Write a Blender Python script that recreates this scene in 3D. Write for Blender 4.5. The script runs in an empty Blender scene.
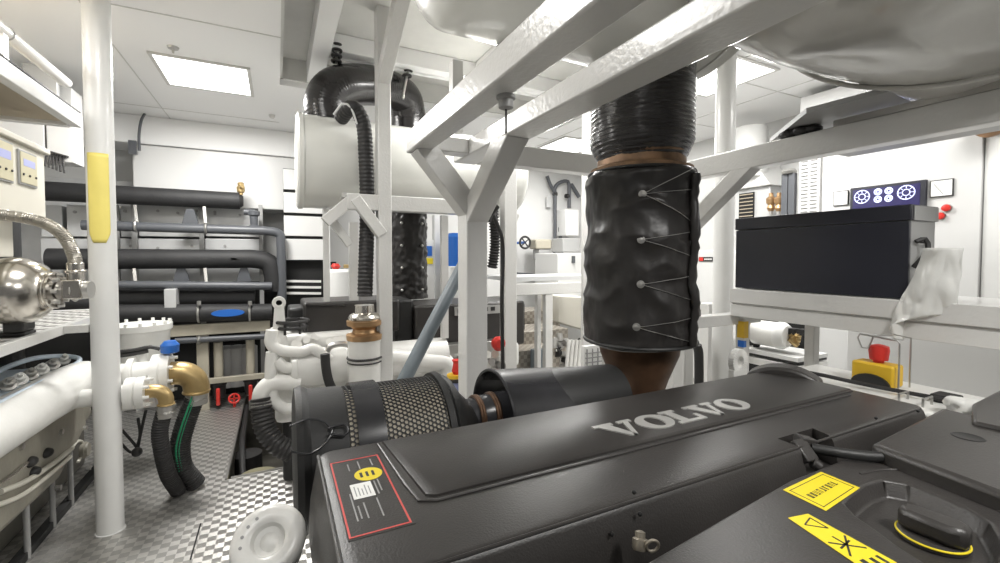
import bpy, bmesh, math, random
from mathutils import Vector, Matrix, noise
random.seed(7)
SC = bpy.context.scene
COL = SC.collection
V = Vector
PI = math.pi

# ------------------------------------------------------------------ camera
FPX, CX, CY = 445.0, 500.0, 271.0          # focal length and principal point for a 1000x563 frame
YAW, PIT, EYE = math.radians(26.6), math.radians(1.8), 1.5
cam = bpy.data.cameras.new('camera'); co = bpy.data.objects.new('camera', cam); COL.objects.link(co)
cam.sensor_fit = 'HORIZONTAL'; cam.sensor_width = 36.0; cam.lens = 36.0*FPX/1000.0
cam.shift_y = (CY-281.5)/1000.0
cam.clip_start = 0.02
co.location = (0, 0, EYE)
co.rotation_euler = (PI/2-PIT, 0, -YAW)
SC.camera = co
# ------------------------------------------------------------------ world, exposure
w = bpy.data.worlds.new('world'); SC.world = w; w.use_nodes = True
w.node_tree.nodes['Background'].inputs[0].default_value = (1.0, 0.985, 0.96, 1)
w.node_tree.nodes['Background'].inputs[1].default_value = 0.13
SC.view_settings.view_transform = 'Standard'
SC.view_settings.look = 'None'
SC.view_settings.gamma = 1.0
SC.view_settings.use_curve_mapping = False
SC.view_settings.exposure = 0.40
# ------------------------------------------------------------------ ceiling lamps (light only; the first have panels below, the rest are added fill)
PANELS = [(-0.465, 4.13), (3.30, 4.62), (3.05, 2.38)]
CEIL = 2.9
for i, (x, y) in enumerate(PANELS + [(-0.465, 1.9), (-0.465, -0.4), (3.35, 0.6), (-1.9, 2.4), (1.2, -0.9), (1.6, 3.0)]):
    l = bpy.data.lights.new('panel_and_fill_lamp', 'AREA'); l.shape = 'SQUARE'; l.size = 0.55
    l.energy = (52, 40, 36, 18, 8, 18, 26, 50, 30)[i]; l.color = (1.0, 0.985, 0.955)
    o = bpy.data.objects.new('panel_and_fill_lamp', l); COL.objects.link(o); o.location = (x, y, CEIL-0.03)

# ------------------------------------------------------------------ measuring helpers: a sight line from the camera met with a real plane
FW = V((math.sin(YAW)*math.cos(PIT), math.cos(YAW)*math.cos(PIT), -math.sin(PIT)))
RT = V((math.cos(YAW), -math.sin(YAW), 0)); UP = RT.cross(FW)
CC = V((0, 0, EYE))
def ray(x, y): return FW + RT*((x-CX)/FPX) - UP*((y-CY)/FPX)
def at(x, y, ax, v):
    r = ray(x, y); t = (v-CC[ax])/r[ax]; return CC+r*t
def aX(x, y, X): return at(x, y, 0, X)
def aY(x, y, Y): return at(x, y, 1, Y)
def aZ(x, y, Z): return at(x, y, 2, Z)

# ------------------------------------------------------------------ materials
MATS = {}
def mat(name, col, rough=0.5, metal=0.0, bump=0.0, bscale=40.0, var=0.0, vscale=6.0, emit=0.0, coat=0.0, alpha=1.0, trans=0.0, stretch=(1, 1, 1)):
    m = bpy.data.materials.new(name); m.use_nodes = True; MATS[name] = m
    nt = m.node_tree; b = nt.nodes['Principled BSDF']
    b.inputs['Base Color'].default_value = (*col, 1); b.inputs['Roughness'].default_value = rough
    b.inputs['Metallic'].default_value = metal; b.inputs['Coat Weight'].default_value = coat
    b.inputs['Alpha'].default_value = alpha; b.inputs['Transmission Weight'].default_value = trans
    if emit:
        b.inputs['Emission Color'].default_value = (*col, 1); b.inputs['Emission Strength'].default_value = emit
    tc = nt.nodes.new('ShaderNodeTexCoord'); mp = nt.nodes.new('ShaderNodeMapping')
    mp.inputs['Scale'].default_value = stretch
    nt.links.new(tc.outputs['Object'], mp.inputs[0])
    if bump:
        n = nt.nodes.new('ShaderNodeTexNoise'); n.inputs['Scale'].default_value = bscale; n.inputs['Detail'].default_value = 3
        nt.links.new(mp.outputs[0], n.inputs['Vector'])
        bp = nt.nodes.new('ShaderNodeBump'); bp.inputs['Strength'].default_value = bump; bp.inputs['Distance'].default_value = 0.01
        nt.links.new(n.outputs['Fac'], bp.inputs['Height']); nt.links.new(bp.outputs[0], b.inputs['Normal'])
    if var:
        n = nt.nodes.new('ShaderNodeTexNoise'); n.inputs['Scale'].default_value = vscale; n.inputs['Detail'].default_value = 5
        nt.links.new(mp.outputs[0], n.inputs['Vector'])
        r = nt.nodes.new('ShaderNodeValToRGB')
        r.color_ramp.elements[0].position = 0.32; r.color_ramp.elements[1].position = 0.68
        r.color_ramp.elements[0].color = (*[max(0, c*(1-var)) for c in col], 1)
        r.color_ramp.elements[1].color = (*[min(1, c*(1+var)) for c in col], 1)
        nt.links.new(n.outputs['Fac'], r.inputs[0]); nt.links.new(r.outputs[0], b.inputs['Base Color'])
    return m
white = mat('white_paint', (0.74, 0.74, 0.725), 0.30, var=0.03, coat=0.2)
wallm = mat('wall_panel_white', (0.66, 0.66, 0.65), 0.35)
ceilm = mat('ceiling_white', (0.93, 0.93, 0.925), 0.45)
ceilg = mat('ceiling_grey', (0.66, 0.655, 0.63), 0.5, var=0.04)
frame = mat('frame_paint', (0.66, 0.655, 0.635), 0.28, bump=0.15, bscale=60, coat=0.25)
cream = mat('cream_paint', (0.66, 0.635, 0.56), 0.4)
engw = mat('engine_white', (0.78, 0.775, 0.745), 0.32, bump=0.12, bscale=50, var=0.05, coat=0.2)
tankm = mat('tank_white', (0.74, 0.74, 0.70), 0.25, coat=0.3, var=0.04, vscale=3)
filmg = mat('wrapped_tank', (0.50, 0.49, 0.455), 0.20, coat=0.35, bump=0.8, bscale=4, var=0.10, vscale=4, stretch=(0.6, 1, 2.5))  # grey base colour includes the shade the tank hangs in
black = mat('black_plastic', (0.038, 0.035, 0.033), 0.36, bump=0.10, bscale=260, var=0.15, vscale=5)
blackd = mat('black_plastic_dark', (0.018, 0.018, 0.018), 0.5, bump=0.1, bscale=200)
blacks = mat('black_satin_metal', (0.03, 0.03, 0.033), 0.27, var=0.2, vscale=8)
rubber = mat('black_rubber', (0.022, 0.021, 0.021), 0.55)
foam = mat('insulation_foam', (0.020, 0.020, 0.021), 0.62, bump=0.2, bscale=60, var=0.2)
greypipe = mat('grey_pipe', (0.085, 0.09, 0.10), 0.4)
greypole = mat('grey_tube', (0.15, 0.18, 0.20), 0.35, var=0.15)
wrap = mat('wrapped_tape', (0.020, 0.018, 0.018), 0.24, bump=0.7, bscale=9, stretch=(1, 1, 14), coat=0.3)
wrap2 = mat('wrapped_bend_tape', (0.020, 0.018, 0.018), 0.26, bump=0.25, bscale=7, coat=0.3)
jacketm = mat('jacket_fabric', (0.022, 0.020, 0.019), 0.36, bump=0.5, bscale=9)
rust = mat('rusty_steel', (0.12, 0.066, 0.038), 0.42, metal=0.5, var=0.5, vscale=6)
tan = mat('rusty_flange', (0.24, 0.145, 0.08), 0.5, metal=0.3, var=0.5, vscale=14)
brass = mat('bronze', (0.52, 0.38, 0.18), 0.38, metal=0.75, var=0.15)
rackc = mat('rack_beige', (0.40, 0.37, 0.30), 0.45, var=0.1)
copper = mat('copper', (0.46, 0.29, 0.15), 0.38, metal=0.7, var=0.3)
braid = mat('braided_steel', (0.36, 0.34, 0.30), 0.32, metal=0.85, bump=0.3, bscale=120)
castm = mat('shaded_beige_casting', (0.27, 0.255, 0.21), 0.45, bump=0.2, bscale=30, var=0.15)  # beige casting tone darkened to hold the shade under the pipe
steel = mat('stainless', (0.62, 0.59, 0.54), 0.20, metal=1.0, var=0.15, vscale=6)
steelb = mat('brushed_steel', (0.55, 0.54, 0.52), 0.35, metal=0.9)
alum = mat('aluminium', (0.62, 0.62, 0.61), 0.35, metal=0.75)
plateg = mat('grey_plate', (0.60, 0.605, 0.605), 0.42, metal=0.3, var=0.06)
boxg = mat('grey_sheet', (0.33, 0.33, 0.325), 0.4)
navy = mat('navy_black_face', (0.020, 0.021, 0.030), 0.36)
red = mat('red_plastic', (0.62, 0.035, 0.025), 0.35)
blue = mat('blue_plastic', (0.02, 0.13, 0.48), 0.35)
ltblue = mat('pale_blue', (0.62, 0.71, 0.80), 0.4)
yellow = mat('yellow_sleeve', (0.87, 0.74, 0.20), 0.45, var=0.05)
yellowb = mat('yellow_box', (0.75, 0.47, 0.03), 0.4)
stick = mat('yellow_sticker', (0.78, 0.62, 0.02), 0.45)
green = mat('green_stripe', (0.02, 0.30, 0.14), 0.5)
paper = mat('paper_label', (0.82, 0.82, 0.80), 0.5)
ink = mat('black_ink', (0.02, 0.02, 0.02), 0.5)
redink = mat('red_ink', (0.62, 0.08, 0.07), 0.5)
greyink = mat('grey_print', (0.33, 0.33, 0.33), 0.5)
silver = mat('silver_letters', (0.40, 0.395, 0.38), 0.38, metal=0.2)
mesh_m = mat('filter_mesh_tan', (0.60, 0.54, 0.43), 0.5)
dark = mat('recess_shade', (0.012, 0.012, 0.012), 0.8)  # near-black base standing in for shade in gaps and openings
bilge = mat('bilge_paint', (0.10, 0.095, 0.08), 0.5, var=0.3)
olive = mat('olive_drum', (0.28, 0.26, 0.17), 0.35)
woodp = mat('tan_tray', (0.42, 0.36, 0.27), 0.5)
plast = mat('plastic_bag', (0.80, 0.80, 0.77), 0.30, bump=0.3, bscale=18, coat=0.3, alpha=0.82)
lampm = mat('lamp_diffuser', (1, 1, 0.98), 0.5, emit=2.4)
scrn = mat('screen_glow', (0.018, 0.014, 0.085), 0.3, emit=0.15)
scrw = mat('screen_marks', (0.62, 0.66, 0.95), 0.3, emit=0.9)
disp = mat('display_glow', (0.34, 0.36, 0.60), 0.3, emit=0.15)

def tread(name, base, hi, rough, cell=0.05):
    m = bpy.data.materials.new(name); m.use_nodes = True; nt = m.node_tree; N = nt.nodes; L = nt.links
    b = N['Principled BSDF']; b.inputs['Metallic'].default_value = 0.8; b.inputs['Roughness'].default_value = rough
    tc = N.new('ShaderNodeTexCoord')
    ck = N.new('ShaderNodeTexChecker'); ck.inputs['Scale'].default_value = 1.0/cell
    ck.inputs[1].default_value = (1, 1, 1, 1); ck.inputs[2].default_value = (0, 0, 0, 1)
    L.new(tc.outputs['Object'], ck.inputs['Vector'])
    waves = []
    for a in (0.0, PI/2):
        mp = N.new('ShaderNodeMapping'); mp.inputs['Rotation'].default_value = (0, 0, a+0.35)
        L.new(tc.outputs['Object'], mp.inputs[0])
        wv = N.new('ShaderNodeTexWave'); wv.inputs['Scale'].default_value = 0.314/cell*5.0
        L.new(mp.outputs[0], wv.inputs['Vector']); waves.append(wv)
    mx = N.new('ShaderNodeMix'); L.new(ck.outputs['Fac'], mx.inputs['Factor'])
    L.new(waves[0].outputs['Fac'], mx.inputs[2]); L.new(waves[1].outputs['Fac'], mx.inputs[3])
    bp = N.new('ShaderNodeBump'); bp.inputs['Strength'].default_value = 0.55; bp.inputs['Distance'].default_value = 0.002
    L.new(mx.outputs[0], bp.inputs['Height']); L.new(bp.outputs[0], b.inputs['Normal'])
    c = N.new('ShaderNodeMix'); c.data_type = 'RGBA'
    c.inputs[6].default_value = (*base, 1); c.inputs[7].default_value = (*hi, 1)
    L.new(ck.outputs['Fac'], c.inputs[0]); L.new(c.outputs[2], b.inputs['Base Color'])
    return m
treadm = tread('tread_plate', (0.47, 0.46, 0.44), (0.70, 0.685, 0.655), 0.34, 0.042)  # light and dark cells imitate the crossed bars' differing reflections
treadd = tread('deck_tread', (0.30, 0.29, 0.27), (0.85, 0.84, 0.82), 0.5, 0.06)
treads = tread('tread_plate_small', (0.42, 0.38, 0.33), (0.60, 0.56, 0.50), 0.4, 0.04)

# ------------------------------------------------------------------ mesh helpers
class MB:
    def __init__(s): s.b = bmesh.new()
    def box(s, lo, hi):
        lo, hi = V(lo), V(hi)
        r = bmesh.ops.create_cube(s.b, size=1)
        bmesh.ops.scale(s.b, vec=hi-lo, verts=r['verts']); bmesh.ops.translate(s.b, vec=(lo+hi)/2, verts=r['verts']); return s
    def bar(s, p, q, wd, ht, up=(0, 0, 1)):
        """rectangular bar from p to q, wd across, ht along 'up'"""
        p, q = V(p), V(q); d = (q-p); L = d.length; d.normalize(); u = V(up); a = d.cross(u)
        if a.length < 1e-4: a = d.cross(V((1, 0, 0)))
        a.normalize(); u = a.cross(d)
        r = bmesh.ops.create_cube(s.b, size=1)
        M = Matrix((( a.x*wd, d.x*L, u.x*ht, (p.x+q.x)/2), (a.y*wd, d.y*L, u.y*ht, (p.y+q.y)/2), (a.z*wd, d.z*L, u.z*ht, (p.z+q.z)/2), (0, 0, 0, 1)))
        bmesh.ops.transform(s.b, matrix=M, verts=r['verts']); return s
    def cyl(s, p, q, r0, r1=None, n=32):
        p, q = V(p), V(q); r1 = r0 if r1 is None else r1
        return s.rings([(p, r0), (q, r1)], (q-p).normalized(), n)
    def rings(s, prs, axis, n=32, cap=True):
        """lathe: list of (centre, radius) along one axis"""
        axis = V(axis).normalized(); a = axis.orthogonal().normalized(); c = axis.cross(a)
        prev = None
        for k, (p, r) in enumerate(prs):
            p = V(p); ring = [s.b.verts.new(p+(a*math.cos(t)+c*math.sin(t))*max(r, 1e-4)) for t in [2*PI*i/n for i in range(n)]]
            if prev:
                for i in range(n): s.b.faces.new((prev[i], prev[(i+1) % n], ring[(i+1) % n], ring[i]))
            elif cap: s.b.faces.new(ring[::-1])
            prev = ring
        if cap: s.b.faces.new(prev)
        return s
    def lathe(s, base, axis, prof, n=32):
        base = V(base); axis = V(axis).normalized()
        return s.rings([(base+axis*h, r) for h, r in prof], axis, n)
    def tube(s, pts, r, n=16, step=0.02, rib=0.0, pitch=0.02, smooth=True):
        pts = [V(p) for p in pts]
        path = []
        if smooth and len(pts) > 2:
            P = [pts[0]*2-pts[1]]+pts+[pts[-1]*2-pts[-2]]
            for i in range(1, len(P)-2):
                k = max(2, int((P[i+1]-P[i]).length/step))
                for j in range(k):
                    t = j/k
                    path.append(0.5*((2*P[i])+(P[i+1]-P[i-1])*t+(2*P[i-1]-5*P[i]+4*P[i+1]-P[i+2])*t*t+(3*P[i]-P[i-1]-3*P[i+1]+P[i+2])*t**3))
            path.append(pts[-1])
        else:
            for i in range(len(pts)-1):
                k = max(1, int((pts[i+1]-pts[i]).length/step)) if rib else 1
                for j in range(k): path.append(pts[i].lerp(pts[i+1], j/k))
            path.append(pts[-1])
        T = []
        for i in range(len(path)):
            d = path[min(i+1, len(path)-1)]-path[max(i-1, 0)]; T.append(d.normalized())
        a = T[0].orthogonal().normalized(); prev = None; dist = 0
        for i, p in enumerate(path):
            if i: dist += (p-path[i-1]).length
            a = (a-T[i]*a.dot(T[i])).normalized(); c = T[i].cross(a)
            rr = r+(rib*math.sin(2*PI*dist/pitch) if rib else 0)
            ring = [s.b.verts.new(p+(a*math.cos(2*PI*k/n)+c*math.sin(2*PI*k/n))*rr) for k in range(n)]
            if prev:
                for k in range(n): s.b.faces.new((prev[k], prev[(k+1) % n], ring[(k+1) % n], ring[k]))
            else: s.b.faces.new(ring[::-1])
            prev = ring
        s.b.faces.new(prev); return s
    def prism(s, pts, ext):
        """polygon pts (3-D, planar) extruded by the vector ext"""
        ext = V(ext); pts = [V(p) for p in pts]
        a = [s.b.verts.new(p) for p in pts]; c = [s.b.verts.new(p+ext) for p in pts]; n = len(pts)
        s.b.faces.new(a); s.b.faces.new(c[::-1])
        for i in range(n): s.b.faces.new((a[i], c[i], c[(i+1) % n], a[(i+1) % n]))
        return s
    def ball(s, c, r, sc=(1, 1, 1), n=24):
        q = bmesh.ops.create_uvsphere(s.b, u_segments=n, v_segments=n//2, radius=r)
        bmesh.ops.scale(s.b, vec=V(sc), verts=q['verts']); bmesh.ops.translate(s.b, vec=V(c), verts=q['verts']); return s
    def torus(s, c, axis, R, r, n=32, m=10):
        axis = V(axis).normalized(); a = axis.orthogonal().normalized(); e = axis.cross(a); c = V(c); G = []
        for i in range(n):
            t = 2*PI*i/n; d = a*math.cos(t)+e*math.sin(t)
            G.append([s.b.verts.new(c+d*(R+r*math.cos(2*PI*j/m))+axis*r*math.sin(2*PI*j/m)) for j in range(m)])
        for i in range(n):
            for j in range(m): s.b.faces.new((G[i][j], G[(i+1) % n][j], G[(i+1) % n][(j+1) % m], G[i][(j+1) % m]))
        return s
    def grid(s, G, closeu=False):
        n = len(G); m = len(G[0]); W = [[s.b.verts.new(p) for p in row] for row in G]
        for i in range(n-1):
            for j in range(m if closeu else m-1):
                s.b.faces.new((W[i][j], W[i][(j+1) % m], W[i+1][(j+1) % m], W[i+1][j]))
        return s
    def build(s, name, m, parent=None, bevel=0.0, ang=35, sub=0, solid=0):
        bmesh.ops.recalc_face_normals(s.b, faces=s.b.faces)
        me = bpy.data.meshes.new(name)
        xs = [v.co for v in s.b.verts]
        if parent is not None: org = ORG[parent.name]
        else:
            org = V(((min(v.x for v in xs)+max(v.x for v in xs))/2, (min(v.y for v in xs)+max(v.y for v in xs))/2, min(v.z for v in xs)))
        bmesh.ops.translate(s.b, vec=-org, verts=s.b.verts)
        s.b.to_mesh(me); s.b.free(); me.materials.append(m)
        me.shade_smooth()
        try: me.set_sharp_from_angle(angle=math.radians(ang))
        except Exception: pass
        o = bpy.data.objects.new(name, me); COL.objects.link(o)
        ORG[o.name] = org.copy()
        if parent is not None: o.parent = parent
        else: o.location = org
        if solid:
            md = o.modifiers.new('solid', 'SOLIDIFY'); md.thickness = solid
        if bevel:
            md = o.modifiers.new('bevel', 'BEVEL'); md.width = bevel; md.segments = 2; md.limit_method = 'ANGLE'; md.angle_limit = math.radians(40)
        return o
ORG = {}
def thing(name, label, cat, loc, group=None):
    o = bpy.data.objects.new(name, None); COL.objects.link(o); o.location = loc; o.empty_display_size = 0.1
    o['label'] = label; o['category'] = cat
    if group: o['group'] = group
    ORG[o.name] = V(loc); return o
def tag(o, label, cat, group=None):
    o['label'] = label; o['category'] = cat
    if group: o['group'] = group
    return o
def struct(o): o['kind'] = 'structure'; return o
def copy_thing(src, loc, label, group=None):
    """a thing with copies of its parts and their sub-parts"""
    r = src.copy(); COL.objects.link(r); r.location = loc; r['label'] = label
    if group: r['group'] = group
    for ch in list(src.children):
        c = ch.copy(); COL.objects.link(c); c.parent = r
        for g in list(ch.children):
            d = g.copy(); COL.objects.link(d); d.parent = c
    return r
def B(lo, hi): return MB().box(lo, hi)
def nz(p, s=1.0): return noise.noise(V(p)*s)

# ================================================================== THE ROOM
WL, WR, WB, WF = -2.7, 4.6, 6.0, -1.6
# floor plates around the open bilge beside the second engine
f = MB()
for lo, hi in [((WL, WF), (-1.25, WB)), ((-1.25, WF), (-0.32, WB)), ((-0.32, WF), (WR, 3.47)), ((-0.32, 5.52), (WR, WB)), ((0.12, 3.47), (WR, 5.52))]:
    f.box((lo[0], lo[1], -0.012), (hi[0], hi[1], 0.0))
struct(f.build('floor', treadm))
b = MB(); b.box((-0.6, 3.2, -0.75), (0.5, 5.8, -0.7)); b.box((-0.38, 3.4, -0.7), (-0.33, 5.6, -0.013)); b.box((0.13, 3.4, -0.7), (0.18, 5.6, -0.013)); b.box((-0.33, 5.53, -0.7), (0.13, 5.58, -0.013)); struct(b.build('trim_1', bilge))
# dark joint and hatch grips of the floor
struct(B((-0.335, 3.46, -0.02), (-0.32, 5.53, 0.012)).bar((-0.30, 3.475, 0.0), (0.12, 3.475, 0.0), 0.01, 0.02).build('trim_2', steelb))
struct(B((WL, WB, -0.8), (WR, WB+0.05, CEIL+0.3)).build('wall_back', wallm))
struct(B((WR, WF, -0.8), (WR+0.05, WB, CEIL+0.3)).build('wall_right', wallm))
struct(B((WL-0.05, WF, -0.8), (WL, WB, CEIL+0.3)).build('wall_left', wallm))
c = MB()
RY = 4.08                                   # the grey recess over the engines
c.box((WL, WF, CEIL), (0.04, WB, CEIL+0.05)); c.box((0.04, RY, CEIL), (WR, WB, CEIL+0.05)); c.box((2.75, WF, CEIL), (WR, RY, CEIL+0.05))
struct(c.build('ceiling', ceilm))
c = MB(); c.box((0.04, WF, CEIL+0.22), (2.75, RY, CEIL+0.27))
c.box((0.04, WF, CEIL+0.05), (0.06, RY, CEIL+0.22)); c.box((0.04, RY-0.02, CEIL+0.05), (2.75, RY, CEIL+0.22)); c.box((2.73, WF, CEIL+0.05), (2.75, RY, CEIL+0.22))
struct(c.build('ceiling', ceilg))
# beams in the recess
t = MB(); t.box((0.24, WF, CEIL+0.05), (0.36, RY-0.02, CEIL+0.218)); t.box((0.36, 3.45, CEIL+0.09), (2.73, 3.55, CEIL+0.218))
t.box((0.36, 3.55, CEIL+0.07), (2.73, 3.57, CEIL+0.1)); t.box((1.5, WF, CEIL+0.12), (1.56, 3.45, CEIL+0.218))
struct(t.build('trim_3', ceilm, bevel=0.004))
# ceiling panel joints
t = MB()
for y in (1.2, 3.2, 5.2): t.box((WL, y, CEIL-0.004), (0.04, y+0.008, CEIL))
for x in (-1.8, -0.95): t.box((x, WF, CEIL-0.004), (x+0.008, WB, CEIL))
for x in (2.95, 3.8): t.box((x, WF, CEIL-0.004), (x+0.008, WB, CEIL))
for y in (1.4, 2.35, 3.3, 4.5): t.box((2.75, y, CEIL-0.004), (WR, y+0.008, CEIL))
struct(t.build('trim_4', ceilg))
# lowered soffit along the far left
struct(B((-2.7, 5.55, 2.62), (0.9, WB, CEIL)).build('trim_5', ceilm, bevel=0.01))

LL = ['square white ceiling light panel nearest the left pole', 'square ceiling light glimpsed under the second overhead frame beam, left of the exhaust', 'ceiling light panel partly behind the tall white pipe right of the wrapped exhaust']
lamp = None
for i, (x, y) in enumerate(PANELS):
    if lamp is None:
        lamp = thing('ceiling_light', LL[0], 'light', (x, y, CEIL-0.012), 'square LED panels in the ceiling')
        B((x-0.285, y-0.30, CEIL-0.010), (x+0.285, y+0.30, CEIL-0.006)).build('diffuser', lampm, lamp)
        fr = MB()
        for sx in (-1, 1): fr.box((x+sx*0.295-0.012, y-0.32, CEIL-0.014), (x+sx*0.295+0.012, y+0.32, CEIL-0.001))
        for sy in (-1, 1): fr.box((x-0.283, y+sy*0.31-0.012, CEIL-0.014), (x+0.283, y+sy*0.31+0.012, CEIL-0.001))
        fr.build('frame', ceilg, lamp)
    else: copy_thing(lamp, (x, y, CEIL-0.012), LL[i])
sp = thing('sprinkler_head', 'small sprinkler head in the ceiling beside the left light panel', 'sprinkler', aZ(173, 47, CEIL))
p = aZ(173, 47, CEIL); MB().cyl(p, p-V((0, 0, 0.012)), 0.035, 0.03).build('escutcheon', steelb, sp); MB().cyl(p-V((0, 0, 0.012)), p-V((0, 0, 0.04)), 0.01, 0.006).build('nozzle', steelb, sp)
sd = MB(); p = aZ(272, 115, CEIL); sd.cyl(p, p-V((0, 0, 0.03)), 0.03, 0.02)
tag(sd.build('smoke_detector', ceilg), 'tiny round detector on the ceiling above the white cabinet end', 'detector')

# ================================================================== FOREGROUND ENGINE
def letters(poly_sets, ext, name, m, parent):
    b = MB()
    for poly in poly_sets: b.prism(poly, ext)
    return b.build(name, m, parent)
EN = thing('marine_engine', 'large marine engine in front with a flat black plastic cover and silver lettering', 'engine', (0.85, 0.75, 0.0))
ZT = 1.08
B((0.14, 0.62, -0.0), (1.60, 1.0, 0.93)).build('engine_block', blackd, EN, bevel=0.02)
# rocker cover: flat top with chamfered front, slanted left end
def cover_ring(z, x0, x1, y0, y1, r):
    pts = []
    for cx, cy, a0 in ((x1-r, y1-r, 0), (x0+r, y1-r, 90), (x0+r, y0+r, 180), (x1-r, y0+r, 270)):
        for k in range(6):
            a = math.radians(a0+k*18); pts.append(V((cx+r*math.cos(a), cy+r*math.sin(a), z)))
    return pts
cv = MB()
G = [cover_ring(0.93, 0.05, 1.66, 0.538, 1.04, 0.05), cover_ring(0.96, 0.052, 1.66, 0.542, 1.04, 0.05), cover_ring(1.0, 0.055, 1.655, 0.55, 1.035, 0.045),
     cover_ring(ZT-0.012, 0.068, 1.635, 0.568, 1.028, 0.035), cover_ring(ZT-0.003, 0.074, 1.63, 0.575, 1.022, 0.03), cover_ring(ZT, 0.082, 1.62, 0.583, 1.014, 0.025)]
cv.grid(G, closeu=True)
cv.b.faces.new([cv.b.verts[i] for i in range(0)] or [v for v in list(cv.b.verts)[-24:]]) if False else None
cv.b.verts.ensure_lookup_table()
cv.b.faces.new(cv.b.verts[-24:]); cv.b.faces.new(cv.b.verts[:24][::-1])
cvo = cv.build('rocker_cover', black, EN, ang=50)
# raised back plateau with a rolled edge
pl = MB()
def plat(z, e): return [V(q)+V((0, 0, 0)) for q in ((0.225+e, 0.745+e*0.6, z), (0.24+e, 0.735+e*0.6, z), (1.60-e, 0.735+e*0.6, z), (1.61-e, 0.745, z), (1.61-e, 1.010-e, z), (0.205+e, 1.010-e, z))]
pl.grid([plat(ZT-0.004, 0), plat(ZT+0.004, 0.003), plat(ZT+0.008, 0.012)], closeu=True); pl.b.verts.ensure_lookup_table(); pl.b.faces.new(pl.b.verts[-6:])
pl.build('cover_plateau', black, EN)
# pinstripe ridge lines beside the plateau's left end
b = MB(); b.tube([(0.196, 1.0, ZT+0.001), (0.205, 0.80, ZT+0.001), (0.212, 0.735, ZT+0.001), (0.24, 0.722, ZT+0.001), (0.6, 0.722, ZT+0.001), (1.55, 0.722, ZT+0.001)], 0.0035, n=8, smooth=False)
b.tube([(0.072, 1.0, ZT-0.001), (0.072, 0.60, ZT-0.001)], 0.004, n=8, smooth=False)
b.tube([(0.085, 0.575, ZT-0.003), (1.60, 0.575, ZT-0.003)], 0.003, n=8, smooth=False)
b.build('cover_ridge', black, EN)
# round hump at the back right (flywheel cover)
h = MB()
ha, hb = aZ(746, 374, 1.075), aZ(822, 385, 1.075)
hm = (ha+hb)/2; hd_ = (hb-ha).normalized(); hw_ = (hb-ha).length/2; hg = 0.040; hR = (hw_**2+hg**2)/(2*hg); h0 = math.asin(min(1, hw_/hR)); hn_ = V((-hd_.y, hd_.x, 0))
if hn_.y < 0: hn_ = -hn_
h.prism([hm+hd_*(hR*math.sin(t_))+V((0, 0, hg-hR+hR*math.cos(t_))) for t_ in [-h0+2*h0*k/20 for k in range(21)]]+[hb+V((0, 0, -0.1)), ha+V((0, 0, -0.1))], hn_*0.09); h.build('flywheel_cover', black, EN, bevel=0.01)
# lettering V O L V O
def VW(u, v, z=ZT+0.0082): # u along the word, v up the letter
    return V((u, 0.768+v, z))
def O_poly(x0, wd, hh):
    n = 28; out = []
    for k in range(n):
        a0, a1 = 2*PI*k/n, 2*PI*(k+1)/n
        q = []
        for a in (a0, a1): q.append(VW(x0+wd/2+wd/2*math.cos(a), hh/2+(hh/2+0.002)*math.sin(a)))
        for a in (a1, a0): q.append(VW(x0+wd/2+(wd/2-0.031)*math.cos(a), hh/2+(hh/2-0.010)*math.sin(a)))
        out.append(q)
    return out
HH = 0.082
def V_poly(x0, wd):
    c_ = x0+wd/2; y = HH; s_ = 0.012
    return [[VW(x0, y-s_), VW(x0+wd*0.50, y-s_), VW(x0+wd*0.50, y), VW(x0, y)], [VW(x0+wd*0.64, y-s_), VW(x0+wd, y-s_), VW(x0+wd, y), VW(x0+wd*0.64, y)],
            [VW(x0+wd*0.10, y-s_), VW(c_-0.004, 0), VW(c_+0.012, 0), VW(x0+wd*0.40, y-s_)], [VW(c_+0.002, 0), VW(c_+0.014, 0), VW(x0+wd*0.90, y-s_), VW(x0+wd*0.76, y-s_)]]
def L_poly(x0, wd):
    y = HH; s_ = 0.012
    return [[VW(x0, 0), VW(x0+wd, 0), VW(x0+wd, s_), VW(x0, s_)], [VW(x0+wd-0.014, s_), VW(x0+wd, s_), VW(x0+wd, 0.036), VW(x0+wd-0.012, 0.036)],
            [VW(x0, y-s_), VW(x0+wd*0.55, y-s_), VW(x0+wd*0.55, y), VW(x0, y)], [VW(x0+wd*0.14, s_), VW(x0+wd*0.42, s_), VW(x0+wd*0.42, y-s_), VW(x0+wd*0.14, y-s_)]]
x0 = 0.672
for kind, wd in (('V', 0.115), ('O', 0.105), ('L', 0.092), ('V', 0.105), ('O', 0.10)):
    polys = V_poly(x0, wd) if kind == 'V' else O_poly(x0, wd, HH) if kind == 'O' else L_poly(x0, wd)
    letters(polys, (0, 0, 0.003), 'letter', silver, EN); x0 += wd-0.003
# left label printed on the cover
lab = B((0.088, 0.675, ZT+0.0002), (0.19, 0.955, ZT+0.0008)).build('information_label', black, EN)
b = MB(); z0, z1 = ZT+0.0008, ZT+0.0014
for lo, hi in [((0.090, 0.68), (0.093, 0.95)), ((0.182, 0.68), (0.185, 0.95)), ((0.093, 0.68), (0.182, 0.683)), ((0.093, 0.947), (0.182, 0.95))]:
    b.box((*lo, z0), (*hi, z1))
b.build('red_frame', redink, lab)
MB().lathe((0.152, 0.872, z0), (0, 0, 1), [(0, 0.0001), (0, 0.026), (0.0006, 0.026)], 32).build('round_sticker', stick, lab)
b = MB()
for k in range(3): b.box((0.136+k*0.011, 0.862, z0+0.0008), (0.141+k*0.011, 0.882, z0+0.0010))
b.build('sticker_print', ink, lab)
wl = B((0.113, 0.788, z0), (0.150, 0.842, z1)).build('white_sticker', paper, lab)
b = MB()
for k in range(5): b.box((0.118+k*0.006, 0.796, z1), (0.120+k*0.006, 0.832-0.006*(k % 3), z1+0.0002))
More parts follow.
